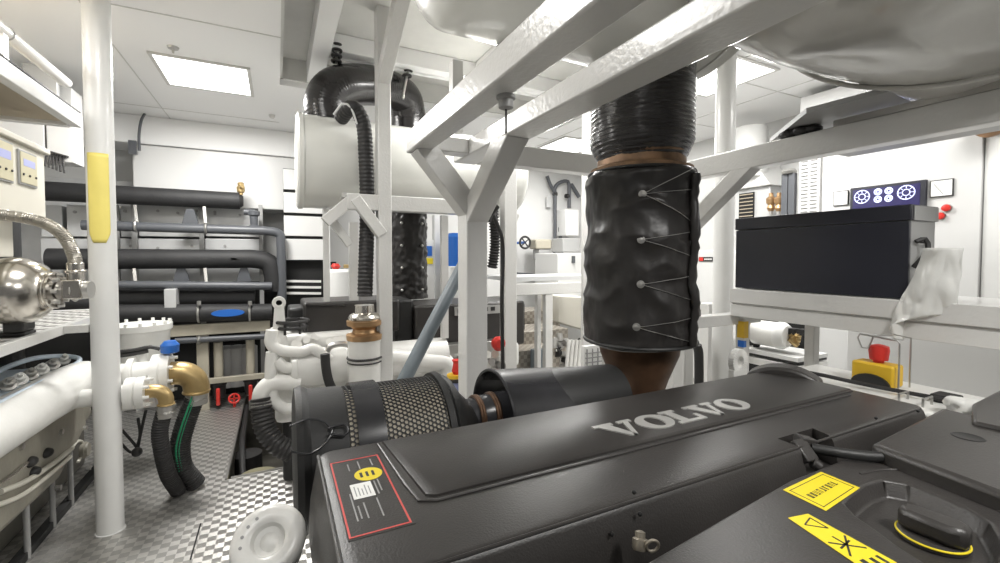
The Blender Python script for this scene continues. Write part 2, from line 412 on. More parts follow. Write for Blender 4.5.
for y, x_, l_ in ((0.725, 0.115, 0.04), (0.722, 0.125, 0.05), (0.718, 0.148, 0.06), (0.79, 0.155, 0.05), (0.80, 0.162, 0.045), (0.72, 0.108, 0.09), (0.90, 0.12, 0.03), (0.90, 0.14, 0.035), (0.905, 0.165, 0.03)):
    b.box((x_, y, z0), (x_+0.0022, y+l_, z1))
b.build('label_print', greyink, lab)

# left end below the cover: timing case and the hidden underside
tc_ = MB(); tc_.lathe((0.045, 0.80, 0.80), (1, 0, 0), [(0, 0.02), (0, 0.14), (0.012, 0.16), (0.09, 0.17)], 40)
tc_.build('timing_case', blackd, EN)
# white round cap at the left end, dished and tilted towards the passage
cc = V((-0.022, 0.90, 0.985)); ax = V((-0.15, -0.66, 0.70)).normalized()
MB().lathe(cc, ax, [(-0.03, 0.035), (-0.028, 0.058), (-0.008, 0.064), (-0.002, 0.0625), (0.002, 0.058), (0.0045, 0.050), (0.004, 0.034), (0.001, 0.029), (-0.010, 0.025), (-0.012, 0.016), (-0.008, 0.010), (-0.007, 0.002)], 48).build('round_end_cap', engw, EN)
MB().cyl(cc-ax*0.10, cc-ax*0.035, 0.045).build('cap_neck', rubber, EN)

b = MB(); a_u = ax.orthogonal().normalized(); a_v = ax.cross(a_u)
for k in range(4):
    q_ = cc+a_u*0.044*math.cos(0.4*k+1.0)+a_v*0.044*math.sin(0.4*k+1.0); b.cyl(q_+ax*0.003, q_+ax*0.0052, 0.003, n=8)
b.build('stamped_marks', greyink, EN)
# air filter behind the cover
FY, FZ, FR = 1.235, 0.985, 0.172
af = MB().lathe((0.03, FY, FZ), (1, 0, 0), [(0, 0.05), (0, 0.150), (0.004, 0.176), (0.018, 0.182), (0.03, 0.176), (0.034, FR), (0.118, FR-0.004), (0.122, FR-0.012), (0.122, 0.05)], 56).build('air_filter', blackd, EN)
# perforated metal screen: hexagonal holes punched into a rolled sheet
scn = MB(); nA, nX = 84, 25; x_lo, x_hi = 0.150, 0.405
def rad_x(x): return FR-0.006
cell = (x_hi-x_lo)/nX
rr = FR-0.006
for i in range(nX):
    for j in range(nA):
        xc = x_lo+cell*(i+0.5); ac = 2*PI*(j+(0.5 if i % 2 else 0))/nA
        hw = PI/nA
        outer, inner = [], []
        for k in range(6):
            t_ = PI/3*k
            du, dv = math.cos(t_), math.sin(t_)
            outer.append((xc+du*cell*0.667, ac+dv*hw*1.155)); inner.append((xc+du*cell*0.50, ac+dv*hw*0.86))
        P = lambda q, R: V((q[0], FY+R*math.cos(q[1]), FZ+R*math.sin(q[1])))
        o1 = [scn.b.verts.new(P(q, rr)) for q in outer]; i1 = [scn.b.verts.new(P(q, rr)) for q in inner]; i2 = [scn.b.verts.new(P(q, rr-0.003)) for q in inner]
        for k in range(6):
            scn.b.faces.new((o1[k], o1[(k+1) % 6], i1[(k+1) % 6], i1[k])); scn.b.faces.new((i1[k], i1[(k+1) % 6], i2[(k+1) % 6], i2[k]))
scn.build('perforated_screen', blackd, af)
MB().cyl((0.145, FY, FZ), (0.41, FY, FZ), FR-0.011, n=64).build('filter_element', mesh_m, af)
MB().lathe((0.168, FY, FZ), (1, 0, 0), [(0, FR-0.01), (0, FR+0.002), (0.068, FR+0.002), (0.068, FR-0.01)], 56).build('strap_band', blacks, af)
MB().lathe((0.40, FY, FZ), (1, 0, 0), [(0, 0.10), (0, FR+0.002), (0.016, FR+0.005), (0.022, FR-0.006), (0.026, FR-0.002), (0.045, FR-0.012), (0.075, 0.115), (0.105, 0.085), (0.12, 0.07)], 56).build('outlet_cone', blackd, af)
b = MB()
pc = [V((0.024, FY+0.188*math.cos(a), FZ+0.188*math.sin(a))) for a in (2.2, 2.45, 2.7)]
def onf(x, a, d=0.010): return V((x, FY+(FR+d)*math.cos(a), FZ+(FR+d)*math.sin(a)))
b.tube([onf(0.02, 2.35, 0.014), onf(0.06, 2.28), onf(0.095, 2.36), onf(0.11, 2.48)], 0.0025, 8); b.tube([onf(0.02, 2.65, 0.014), onf(0.06, 2.72), onf(0.095, 2.62), onf(0.11, 2.48)], 0.0025, 8)
b.tube([onf(0.10, 2.45), onf(0.135, 2.43), onf(0.145, 2.5), onf(0.135, 2.57), onf(0.10, 2.52)], 0.003, 8)
b.build('spring_clip', blacks, af)
# duct to the turbo, with clamp
dk = MB().tube([(0.515, FY, FZ+0.02), (0.56, FY-0.005, FZ+0.03), (0.66, FY-0.01, FZ+0.035), (0.72, FY-0.01, FZ+0.035)], 0.062, 32, 0.01)
dko = dk.build('intake_duct', blacks, EN)
b = MB()
b.free() if False else None
for xs_ in ((0.53, 0.538), (0.58, 0.588)):
    b = MB()
    for x in xs_: b.torus((x, FY-0.008, FZ+0.028+(x-0.53)*0.05), (1, 0, 0), 0.063, 0.0052, 40, 8)
    b.build('band_clamp', rust, dko)
# turbo heat shield: open half drum
hs = MB(); ro, ri = 0.156, 0.150
HYc, HZc, hx0, hx1 = 1.25, 1.0, 0.60, 1.10
arc = [math.radians(-40+260*k/40) for k in range(41)]
def hsr(x, r): return [V((x, HYc+0.10*(x-hx0)+r*math.cos(a), HZc-0.012-0.055*(x-hx0)/(hx1-hx0)+r*math.sin(a))) for a in arc]
hs.grid([hsr(hx0, ri), hsr(hx0-0.002, ro), hsr(hx0+0.004, ro+0.003), hsr(hx0+0.012, ro), hsr(hx1-0.02, ro), hsr(hx1, ro-0.02), hsr(hx1, ri-0.02), hsr(hx0+0.02, ri)])
hs.build('turbo_heat_shield', blacks, EN)
MB().lathe((0.72, HYc, HZc), (1, 0, 0), [(0, 0.06), (0.0, 0.075), (0.03, 0.11), (0.12, 0.12), (0.36, 0.11)], 40).build('turbocharger', blackd, EN)

# exhaust outlet cone (rusty) under the jacket
EX, EY = 1.315, 1.36
MB().lathe((EX, EY, 0.88), (0, 0, 1), [(0, 0.085), (0.05, 0.09), (0.13, 0.115), (0.23, 0.155), (0.29, 0.165), (0.29, 0.1)], 48).build('exhaust_outlet', rust, EN)

# lifting eye behind the cover
b = MB(); le = aY(741, 362, 1.12)
n_ = 28
for k in range(n_):
    a0, a1 = 2*PI*k/n_, 2*PI*(k+1)/n_
    q = [V((le.x+R_*math.cos(a), le.y, le.z+R_*1.15*math.sin(a))) for R_, a in ((0.044, a0), (0.044, a1), (0.018, a1), (0.018, a0))]
    b.prism(q, (0, 0.025, 0))
b.box((le.x-0.04, le.y, 0.9), (le.x+0.04, le.y+0.025, le.z-0.03))
b.build('lifting_eye', engw, EN, bevel=0.003)

def carve(o, cutter):
    bmesh.ops.recalc_face_normals(cutter.b, faces=cutter.b.faces)
    me = bpy.data.meshes.new('cut'); cutter.b.to_mesh(me); cutter.b.free()
    c_ = bpy.data.objects.new('cut', me); COL.objects.link(c_); c_.location = -V((0, 0, 0))
    # move the carved mesh into the cutter's world space, cut, and bring it back
    off = ORG[o.parent.name] if o.parent else V((0, 0, 0))
    root = o.parent
    off = ORG[EN.name]
    me.transform(Matrix.Translation(-off))
    par = o.parent; o.parent = None
    md = o.modifiers.new('b', 'BOOLEAN'); md.operation = 'DIFFERENCE'; md.object = c_; md.solver = 'EXACT'
    dg = bpy.context.evaluated_depsgraph_get(); dg.update()
    nm = bpy.data.meshes.new_from_object(o.evaluated_get(dg)); o.modifiers.clear(); o.data = nm
    o.parent = par
    bpy.data.objects.remove(c_)
    nm.shade_smooth(); nm.set_sharp_from_angle(angle=math.radians(35))
nt_ = [aZ(778, 439, ZT), aZ(812, 427, ZT), aZ(829, 434, ZT), aZ(833, 450, ZT)]
carve(cvo, MB().prism([V((1.03, 0.50, 1.012)), V((1.03, 0.622, 1.012)), V((1.17, 0.622, 1.012)), V((1.135, 0.50, 1.012))], (0, 0, 0.2)))
# ---- front lower covers
def slab(poly, z, th): return MB().prism([V((p_.x, p_.y, z)) for p_ in poly], (0, 0, -th))
def P2(*q, z=1.0): return [aZ(a, b_, z) for a, b_ in q]
# right rear box of the front side
pb = P2((870, 443), (942, 407), (1010, 424), (1090, 470), (1010, 496), z=1.09)
bx = slab(pb, 1.09, 0.14).build('intercooler_cover', black, EN, bevel=0.012)
p = aZ(968, 437, 1.09)
MB().lathe(p-V((0, 0, 0.0)), (0, 0, 1), [(0.0006, 0.0001), (0.0006, 0.024), (0.0014, 0.026), (0.0002, 0.029), (-0.01, 0.03)], 40).build('dimple_shade_disc', blackd, bx)  # slightly raised darker disc in place of a dimple's shade
# second small box at the frame's right
slab(P2((972, 403), (1000, 389), (1060, 400), (1060, 440), (972, 421), z=1.10), 1.10, 0.055).build('relay_box', black, EN, bevel=0.008)
# dark trough between the cover and the front box
B((0.30, 0.36, 0.80), (1.62, 0.60, 0.90)).build('cable_trough', blackd, EN, bevel=0.01)
# big front cover
zf = 1.055
main = P2((560, 610), (640, 566), (726, 516), (790, 480), (847, 458), (880, 461), (935, 467), (975, 490), (1040, 540), (1040, 700), (560, 700), z=zf)
fc = slab(main, zf, 0.16).build('oil_filler_cover', black, EN)
rec = P2((845, 503), (852, 495), (866, 485), (884, 480), (908, 484), (936, 495), (966, 508), (990, 522), (1004, 545), (995, 566), (960, 582), (925, 562), (898, 545), (875, 528), (857, 516), z=zf)
RD = 0.030
def inset(P_, k):
    c_ = sum(P_, V((0, 0, 0)))/len(P_); return [c_+(q_-c_)*k for q_ in P_]
cu = MB(); lo_ = [V((q_.x, q_.y, zf-RD)) for q_ in inset(rec, 0.90)]; mi_ = [V((q_.x, q_.y, zf-0.004)) for q_ in rec]; hi_ = [V((q_.x, q_.y, zf+0.02)) for q_ in inset(rec, 1.10)]
cu.grid([lo_, mi_, hi_], closeu=True); cu.b.verts.ensure_lookup_table(); n_r = len(rec); cu.b.faces.new(cu.b.verts[:n_r]); cu.b.faces.new(cu.b.verts[-n_r:])
carve(fc, cu)
md_ = fc.modifiers.new('bevel', 'BEVEL'); md_.width = 0.006; md_.segments = 3; md_.limit_method = 'ANGLE'; md_.angle_limit = math.radians(25)
# moulded ridge sweeping round the recess
rim = [aZ(x_, y_, zf) for x_, y_ in ((860, 474), (884, 470), (915, 472), (948, 485), (985, 503), (1012, 520))]
MB().tube(rim, 0.003, 10, 0.01).build('moulded_ridge', black, fc)
# oil filler cap: a wing handle on a round base with a yellow ring
oc = aZ(932, 535, zf+0.02)
oc = V((aZ(932, 530, zf-0.012).x, aZ(932, 530, zf-0.012).y, zf-RD+0.002))
cap = MB().lathe(oc, (0, 0, 1), [(0, 0.046), (0.006, 0.046), (0.008, 0.042), (0.008, 0.01)], 40).build('oil_cap', black, fc)
b = MB(); b.torus(oc+V((0, 0, 0.006)), (0, 0, 1), 0.0455, 0.0018, 48, 8); b.build('yellow_ring', stick, fc)
hd = (aZ(985, 545, zf)-aZ(895, 510, zf)).normalized(); hd.z = 0; hn = V((-hd.y, hd.x, 0))
wing = [oc+hd*a_*0.86+hn*b_*0.9+V((0, 0, 0.008)) for a_, b_ in ((-0.050, -0.016), (-0.034, -0.026), (0.030, -0.029), (0.054, -0.018), (0.054, 0.016), (0.034, 0.028), (-0.030, 0.026), (-0.050, 0.014))]
wo = MB().prism(wing, (0, 0, 0.034)).build('cap_handle', black, fc, bevel=0.009)
# stickers
s1 = P2((783, 490), (821, 472), (860, 488), (826, 511), z=zf+0.0006)
so = MB().prism(s1, (0, 0, 0.0006)).build('maintenance_sticker', stick, fc)
def inq(Q, u, v):  # bilinear inside a quad
    return Q[0].lerp(Q[1], u).lerp(Q[3].lerp(Q[2], u), v)
def qbar(b_, Q, u0, v0, u1, v1, h=0.0006, lift=0.0006):
    b_.prism([inq(Q, u0, v0)+V((0, 0, lift)), inq(Q, u1, v0)+V((0, 0, lift)), inq(Q, u1, v1)+V((0, 0, lift)), inq(Q, u0, v1)+V((0, 0, lift))], (0, 0, h/2))
b = MB()
for a_ in (0.10, 0.89): qbar(b, s1, 0.05, a_, 0.95, a_+0.018)
for a_ in (0.06, 0.93): qbar(b, s1, a_, 0.10, a_+0.012, 0.90)
# stencil-like characters along the middle
random.seed(3)
for k in range(9):
    u = 0.15+k*0.08
    for seg in range(3):
        if random.random() < 0.75: qbar(b, s1, u+seg*0.018, 0.42, u+seg*0.018+0.011, 0.60)
    qbar(b, s1, u, 0.42 if k % 2 else 0.57, u+0.05, 0.45 if k % 2 else 0.60)
b.build('sticker_print', ink, so)
s2 = P2((788, 518), (808, 514), (897, 563), (872, 575), z=zf+0.0006)
so2 = MB().prism(s2, (0, 0, 0.0006)).build('warning_sticker', stick, fc)
b = MB()
tri = [inq(s2, 0.80, 0.08), inq(s2, 0.22, 0.17), inq(s2, 0.80, 0.31)]
for k in range(3):
    b.bar(tri[k]+V((0, 0, 0.0008)), tri[(k+1) % 3]+V((0, 0, 0.0008)), 0.0022, 0.0006)
for q0, q1 in (((0.1, 0.5), (0.9, 0.72)), ((0.9, 0.48), (0.15, 0.74)), ((0.5, 0.44), (0.52, 0.6)), ((0.2, 0.62), (0.8, 0.56))):
    b.bar(inq(s2, *q0)+V((0, 0, 0.0008)), inq(s2, *q1)+V((0, 0, 0.0008)), 0.003, 0.0006)
qbar(b, s2, 0.2, 0.82, 0.35, 0.97); qbar(b, s2, 0.5, 0.84, 0.62, 0.99); qbar(b, s2, 0.75, 0.84, 0.85, 0.97)
b.build('warning_print', ink, so2)
# black breather pipe lying between the covers, with clip
q = [aZ(812, 448, 1.07), aZ(835, 452, 1.07), aZ(865, 456, 1.068), aZ(893, 457, 1.068)]
br = MB().tube(q, 0.011, 16, 0.008)
br.cyl(q[3], q[3]+(q[3]-q[2]).normalized()*0.022, 0.016, 0.013); br.build('breather_pipe', blackd, EN)
p0 = aZ(797, 440, 1.085); p1 = aZ(812, 462, 1.05)
b = MB(); b.bar(p0, p1, 0.035, 0.016).bar(p0+V((0.01, 0.004, 0)), p0+V((0.045, -0.01, -0.01)), 0.03, 0.018); b.cyl(p1, p1+V((0.01, -0.012, -0.01)), 0.012)
b.build('breather_bracket', black, EN, bevel=0.003)
b = MB(); b.tube([aZ(893, 457, 1.063), aZ(925, 462, 1.06), aZ(962, 478, 1.058), aZ(1005, 500, 1.058)], 0.011, 12); b.build('breather_hose', rubber, EN)
# tan plug with knurled clamp
p = aZ(640, 543, 1.05); b = MB(); b.lathe(p+V((0, 0, -0.012)), (0.3, 0.3, 1), [(0, 0.010), (0.004, 0.012), (0.016, 0.012), (0.018, 0.008), (0.026, 0.008), (0.028, 0.003)], 16)
b.torus(p+V((0.012, -0.014, 0)), (0.4, 1, 0.2), 0.010, 0.0025, 20, 8); b.build('drain_plug', mat('plug_metal', (0.30, 0.27, 0.22), 0.4, metal=0.5), EN)
# small bolts in the cover front face
b = MB()
for x_, y_ in ((876, 418), (918, 411), (634, 492), (640, 514), (612, 534)):
    p = aY(x_, y_, 0.556); b.ball(p, 0.004, n=10)
b.build('cover_bolt', blackd, EN)

# ================================================================== OVERHEAD STEEL FRAME ROUND THE FRONT ENGINE
FB, FT = 1.935, 2.04
FY0, FY1 = 1.85, 1.95
PX0, PX1, PY0, PY1 = 0.712, 0.812, 1.74, 1.84
FRM = thing('engine_gantry', 'welded white box-section steel frame spanning over the front engine', 'frame', (1.2, 1.9, 0.0))
B((PX0, PY0, 0.0), (PX1, PY1, 1.70)).build('post', frame, FRM, bevel=0.006)
B((2.06, FY0, 0.0), (2.15, FY1, FB)).build('post', frame, FRM, bevel=0.006)
B((0.49, -0.9, FB), (0.57, 1.86, 2.02)).build('beam', frame, FRM, bevel=0.006)
B((0.735, -0.9, FB), (0.845, FY1, 2.005)).build('beam', frame, FRM, bevel=0.006)
B((2.07, -0.9, FB), (2.15, FY1, FT)).build('beam', frame, FRM, bevel=0.006)
B((0.845, FY0+0.01, FB-0.002), (2.07, FY1-0.01, FT-0.01)).build('cross_beam', frame, FRM, bevel=0.005)
B((0.57, 1.76, FB+0.003), (0.735, 1.84, 2.0)).build('cross_beam', frame, FRM, bevel=0.005)
MB().bar((0.535, 1.79, FB+0.02), (0.765, 1.79, 1.68), 0.096, 0.085, up=(0.5, 0, 1)).build('brace', frame, FRM, bevel=0.005)
MB().bar((0.785, 1.45, FB+0.03), (0.764, 1.79, 1.66), 0.098, 0.085).build('brace', frame, FRM, bevel=0.005)
MB().bar((2.11, 1.42, FB+0.035), (2.11, 1.88, 1.60), 0.078, 0.075).build('brace', frame, FRM, bevel=0.004)
# bolt head hanging under the first beam
p = aZ(506, 96, FB)
bo = thing('hanger_bolt', 'grey rubber mount with a threaded bolt under the long overhead beam', 'bolt', p)
p = V((0.60, 1.12, 2.06))
p = aZ(506, 96, FB)
MB().lathe(p, (0, 0, -1), [(-0.005, 0.018), (0, 0.026), (0.008, 0.026), (0.012, 0.020), (0.032, 0.020), (0.036, 0.010)], 20).build('rubber_mount', boxg, bo)
MB().cyl(p-V((0, 0, 0.03)), p-V((0, 0, 0.10)), 0.003, n=10).build('threaded_rod', ink, bo)
# rear uprights above the beams
for x_, y_, l_ in ((0.655, 1.74, 'short white upright standing on the left end of the frame'),):
    tag(B((x_, y_, FT-0.02), (x_+0.045, y_+0.045, 2.31)).build('upright_post', frame), l_, 'post')

# overhead silencer lying on the frame
SIL = thing('overhead_tank', 'glossy white tank with a dished end lying above the two long overhead beams', 'tank', (1.2, 1.15, 2.09))
TY, TZ, TR = 1.30, 2.63, 0.40
prof = [(0.0, 0.0001)]+[(0.17*(1-math.cos(a)), TR*math.sin(a)) for a in [math.radians(7.5*k) for k in range(1, 13)]]+[(0.19, TR), (1.20, TR), (1.20, 0.1)]
MB().lathe((0.36, TY, TZ), (1, 0, 0), prof, 80).build('shell', tankm, SIL, ang=50)
MB().torus((1.50, TY, TZ), (1, 0, 0), TR+0.001, 0.006, 80, 8).build('weld_seam', tankm, SIL)
b = MB(); b.box((0.72, 1.42, 2.19), (0.78, 1.48, 2.27)); b.build('foot_bracket', rubber, SIL, bevel=0.01)

# large film-wrapped tank at the upper right, axis across
WT = thing('wrapped_tank', 'huge grey tank wrapped in glossy protective film at the upper right', 'tank', (1.9, 0.8, 2.05))
G = []
nU, nW = 72, 90
for i in range(nU+1):
    u = i/nU; row = []
    x = 0.97+1.75*u
    e = min(1.0, u/0.22, (1-u)/0.15); endr = math.sqrt(max(0.0, 1-(1-e)**2))
    for j in range(nW):
        a = 2*PI*j/nW
        R_ = 0.50*(0.12+0.88*endr) if u > 0 else 0.002
        d = 1+0.035*nz((x*1.8, math.cos(a)*1.6, math.sin(a)*1.6), 1.6)+0.030*(0.25-abs(nz((x*1.3+9, math.cos(a)*2.6+x, math.sin(a)*2.6), 1.2)))
        row.append(V((x, 0.63+R_*d*math.cos(a), 2.535+R_*d*math.sin(a)*0.97-0.10*(1-endr))))
    G.append(row)
MB().grid(G, closeu=True).build('wrapped_shell', filmg, WT, ang=80)
# crossing film folds round the tank
b = MB()
for off, r_ in ((0.0, 0.507), (0.5, 0.51)):
    pts = [V((1.90+off+0.16*math.sin(2*a), 0.63+r_*math.cos(a), 2.535+r_*0.97*math.sin(a))) for a in [math.radians(150+10*k) for k in range(25)]]
    b.tube(pts, 0.008, 8, 0.03)
b.build('film_fold', filmg, WT)
# flat support tray under it
ty = MB()
ty.prism([V((2.22, 1.41, 2.075)), V((1.90, 1.06, 2.075)), V((1.98, -0.6, 2.075)), V((2.95, -0.6, 2.075)), V((2.95, 1.41, 2.075))], (0, 0, 0.02))
tag(ty.build('tray_plate', boxg), 'flat grey pointed plate between the wrapped tank and the right beam', 'plate')
b = MB()
for k in range(7): b.ball(V((2.10+0.03*nz((k, 0, 1), 1.3), 1.22+0.02*k-0.08, 2.06)), 0.032, (1.3, 1, 0.55), 14)
tag(b.build('rubber_pad', rubber), 'lumpy black rubber pad under the pointed plate on the right beam', 'pad')
b = MB(); b.box((2.075, -0.6, 2.041), (2.10, 1.05, 2.066)); tag(b.build('shim_strip', steelb), 'bright strip lying along the top of the right overhead beam', 'strip')

# ================================================================== MAIN EXHAUST COLUMN
UPW = thing('wrapped_exhaust_pipe', 'thick exhaust pipe wrapped in shiny black tape rising above the lashed jacket', 'pipe', (EX, EY, 1.88))
G = []
for i in range(150):
    z = 1.878+(2.46-1.878)*i/149
    base = 0.200-0.035*max(0, min(1, (1.945-z)/0.07)) if z < 1.945 else 0.200
    row = []
    for j in range(64):
        a = 2*PI*j/64
        ph = (z+0.02*math.sin(a)+0.01*math.sin(2*a+z*3))*2*PI/0.0175
        r_ = base+0.0013*math.sin(ph)+0.004*nz((math.cos(a)*3, math.sin(a)*3, z*22), 1.0)
        row.append(V((EX+r_*math.cos(a), EY+r_*math.sin(a), z)))
    G.append(row)
b = MB().grid(G, closeu=True); b.b.verts.ensure_lookup_table(); b.b.faces.new(b.b.verts[:64]); b.b.faces.new(b.b.verts[-64:])
b.build('tape_wrap', wrap, UPW, ang=80)
MB().lathe((EX, EY, 1.84), (0, 0, 1), [(-0.01, 0.12), (-0.01, 0.196), (0.008, 0.199), (0.02, 0.172), (0.05, 0.170), (0.06, 0.178), (0.075, 0.178), (0.085, 0.14)], 48).build('rusty_collar', tan, UPW)
JK = thing('insulation_jacket', 'creased black insulation jacket laced with wire round the main exhaust riser', 'jacket', (EX, EY, 1.16))
G = []; JR = 0.226; JZ0, JZ1 = 1.155, 1.828
def jr(a, z):
    t = (z-JZ0)/(JZ1-JZ0)
    r_ = JR+0.002*math.sin(t*PI*4.0)+0.008*nz((math.cos(a)*1.1, math.sin(a)*1.1, z*5+3), 1.2)+0.006*(1-abs(nz((math.cos(a)*1.1+z*1.5, math.sin(a)*1.1, z*5), 1.8))*4)+0.003*nz((math.cos(a)*5, math.sin(a)*5, z*9), 2)
    for k in range(4):   # puckers at the lacing rows
        r_ -= 0.008*math.exp(-((z-LZ[k])/0.018)**2)*max(0.0, math.cos((a+0.9)))**2
    return r_-0.010
LZ = [1.725, 1.562, 1.402, 1.248]
n1, n2 = 110, 128
for i in range(n1+1):
    z = JZ0+(JZ1-JZ0)*i/n1
    row = []
    for j in range(n2):
        a = 2*PI*j/n2; r_ = jr(a, z)
        if i < 3: r_ = min(r_, JR-0.006-0.004*(3-i))
        if i > n1-3: r_ -= 0.004*(i-n1+3)
        row.append(V((EX+r_*math.cos(a), EY+r_*math.sin(a), z+0.004*math.sin(3*a))))
    G.append(row)
b = MB().grid(G, closeu=True); b.b.verts.ensure_lookup_table(); b.b.faces.new(b.b.verts[:n2]); b.b.faces.new(b.b.verts[-n2:])
b.build('jacket_body', jacketm, JK, ang=80)
MB().torus((EX, EY, JZ1+0.002), (0, 0, 1), JR-0.022, 0.006, 64, 8).build('stitched_hem', blackd, JK)
MB().torus((EX, EY, JZ0+0.012), (0, 0, 1), JR-0.008, 0.007, 64, 8).build('stitched_hem', blackd, JK)
def hitang(px_, R_):
    r_ = ray(px_, 260); dx, dy = r_.x, r_.y; A = dx*dx+dy*dy; Bq = -2*(dx*EX+dy*EY); Cq = EX*EX+EY*EY-R_*R_
    t = (-Bq-math.sqrt(max(0, Bq*Bq-4*A*Cq)))/(2*A); return math.atan2(dy*t-EY, dx*t-EX)
for z, px_ in zip(LZ, (642, 641, 641, 637)):
    a = hitang(px_, JR+0.006); n_ = V((math.cos(a), math.sin(a), 0)); r_ = jr(a, z)
    bt = MB().lathe(V((EX, EY, z))+n_*(r_-0.002), n_, [(0, 0.011), (0.002, 0.014), (0.004, 0.014), (0.005, 0.006), (0.010, 0.006), (0.011, 0.002)], 20).build('lacing_button', steelb, JK)
b = MB()
a_s = hitang(693, JR+0.002)
def jw(a, z): 
    r_ = jr(a, z)+0.004; return V((EX+r_*math.cos(a), EY+r_*math.sin(a), z))
for k, z in enumerate(LZ):
    a = hitang((642, 641, 641, 637)[k], JR+0.006)
    for dz in ((0.10, 0.02, -0.10) if k == 0 else (0.03, -0.06)):
        m_ = 9
        pts = [jw(a+(a_s-a)*q/m_, z+dz*(q/m_)) for q in range(m_+1)]
        b.tube(pts, 0.0013, 6, 0.02)
b.build('lacing_wire', steelb, JK)
b = MB()
pts = [jw(a_s+0.02*math.sin(z*30), z)+V((0.004, -0.006, 0)) for z in [JZ0+0.02+0.045*k for k in range(15)]]
b.tube(pts, 0.016, 12, 0.02, rib=0.003, pitch=0.05); b.build('jacket_seam', jacketm, JK)

# ================================================================== RIGHT CONSOLE
CN = thing('console_bench', 'long white steel tray on legs running beside the engine at the right', 'frame', (2.4, 0.9, 0.0))
prof = [(2.17, 1.332), (2.62, 1.332), (2.62, 1.185), (2.18, 1.185), (2.18, 1.246), (2.188, 1.250), (2.188, 1.254), (2.172, 1.258)]
MB().prism([V((x_, 1.58, z)) for x_, z in prof], (0, -2.1, 0)).build('tray_beam', frame, CN, bevel=0.003)
B((2.26, aX(744, 340, 2.26).y, 0.0), (2.31, aX(735, 340, 2.26).y, 1.185)).build('leg', frame, CN, bevel=0.005)
B((2.30, aX(814, 340, 2.3).y, 0.0), (2.35, aX(804, 340, 2.3).y, 1.185)).build('leg', frame, CN, bevel=0.005)
B((2.30, 0.28, 0.0), (2.37, 0.34, 1.185)).build('leg', frame, CN, bevel=0.005)
B((1.62, 1.585, 1.13), (2.45, 1.65, 1.19)).build('end_rail', frame, CN, bevel=0.004)
b = MB(); yl = aX(744, 340, 2.26).y-0.004; b.box((2.252, yl, 1.06), (2.29, yl+0.04, 1.15)); 
b.build('yellow_tape', yellowb, CN)
B((2.252, yl, 1.01), (2.275, yl+0.035, 1.045)).build('blue_tape', blue, CN)
BX = thing('equipment_box', 'long box with a navy-black front panel standing on the console tray', 'box', (2.3, 1.2, 1.335))
B((2.215, 0.838, 1.336), (2.42, 1.57, 1.70)).build('box_body', boxg, BX, bevel=0.004)
B((2.200, 0.838, 1.336), (2.214, 1.57, 1.640)).build('front_panel', navy, BX, bevel=0.002)
B((2.197, 0.832, 1.644), (2.43, 1.575, 1.705)).build('lid', navy, BX, bevel=0.004)
B((2.216, 0.829, 1.644), (2.42, 0.8318, 1.700)).build('lid_end', boxg, BX)
b = MB(); p = V((2.235, 0.830, 1.56)); b.tube([p, p+V((0.02, -0.02, 0.01)), p+V((0.02, -0.03, -0.03)), p+V((-0.01, -0.02, -0.07)), p+V((-0.015, 0.0, -0.10))], 0.009, 8); b.tube([p+V((0.0, 0, 0)), p+V((0.05, -0.012, -0.004)), p+V((0.09, -0.005, 0.0))], 0.004, 8)
b.build('end_cable', rubber, BX)
# plastic bag draped over the box end
L_ = [(922, 248), (912, 275), (901, 295), (893, 315), (889, 330), (893, 336)]
R_ = [(962, 248), (960, 270), (957, 295), (953, 314), (903, 318), (900, 341)]
G = []
for i in range(46):
    t = i/45*5; k = min(4, int(t)); s_ = t-k
    lx, ly = L_[k][0]+(L_[k+1][0]-L_[k][0])*s_, L_[k][1]+(L_[k+1][1]-L_[k][1])*s_
    rx, ry = R_[k][0]+(R_[k+1][0]-R_[k][0])*s_, R_[k][1]+(R_[k+1][1]-R_[k][1])*s_
    row = []
    for j in range(31):
        u = j/30
        p = aX(lx+(rx-lx)*u, ly+(ry-ly)*u, 2.165)
        dp = 0.035*math.sin(u*PI)+0.018*nz((p.y*9, p.z*7, 3.0), 1.6)+0.012*abs(nz((p.y*20, p.z*8, 8.0), 1.6))
        row.append(p+V((-dp+0.02, 0.0, 0)))
    G.append(row)
tag(MB().grid(G).build('plastic_bag', plast, solid=0.002), 'crumpled translucent plastic bag hanging at the end of the navy-black box', 'bag')

# emergency stop on the white engine rail
ES = thing('emergency_stop', 'yellow emergency stop box with red mushroom button inside a bent wire guard', 'switch', (1.97, 0.86, 1.03))
q = aZ(877, 384, 1.05)
ex, ey = 1.93, q.y
ey = 0.82
B((1.925, ey-0.055, 1.035), (2.0, ey+0.075, 1.115)).build('yellow_housing', yellowb, ES, bevel=0.008)
b = MB(); b.prism([V((1.915, ey+0.011+0.060*math.cos(a), 1.036+0.040*math.sin(a))) for a in [math.radians(18*k) for k in range(11)]], (0.0095, 0, 0)); b.build('black_front', blackd, ES)
MB().lathe((1.962, ey+0.005, 1.115), (0, 0, 1), [(0, 0.016), (0.008, 0.016), (0.010, 0.027), (0.045, 0.031), (0.060, 0.029), (0.066, 0.01)], 32).build('red_button', red, ES)
b = MB()
for y_ in (ey-0.072,): b.tube([(1.93, y_+0.005, 1.03), (1.93, y_+0.005, 1.20), (1.93, y_+0.012, 1.208), (1.93, ey+0.052, 1.215), (1.93, ey+0.058, 1.20), (1.93, ey+0.045, 1.165), (1.93, ey+0.025, 1.165), (1.93, ey+0.01, 1.21)], 0.003, 8, smooth=False)
b.tube([(1.99, ey-0.075, 1.04), (1.99, ey-0.075, 1.215), (1.99, ey-0.02, 1.22), (1.93, ey+0.01, 1.212)], 0.003, 8, smooth=False)
b.build('wire_guard', steelb, ES)
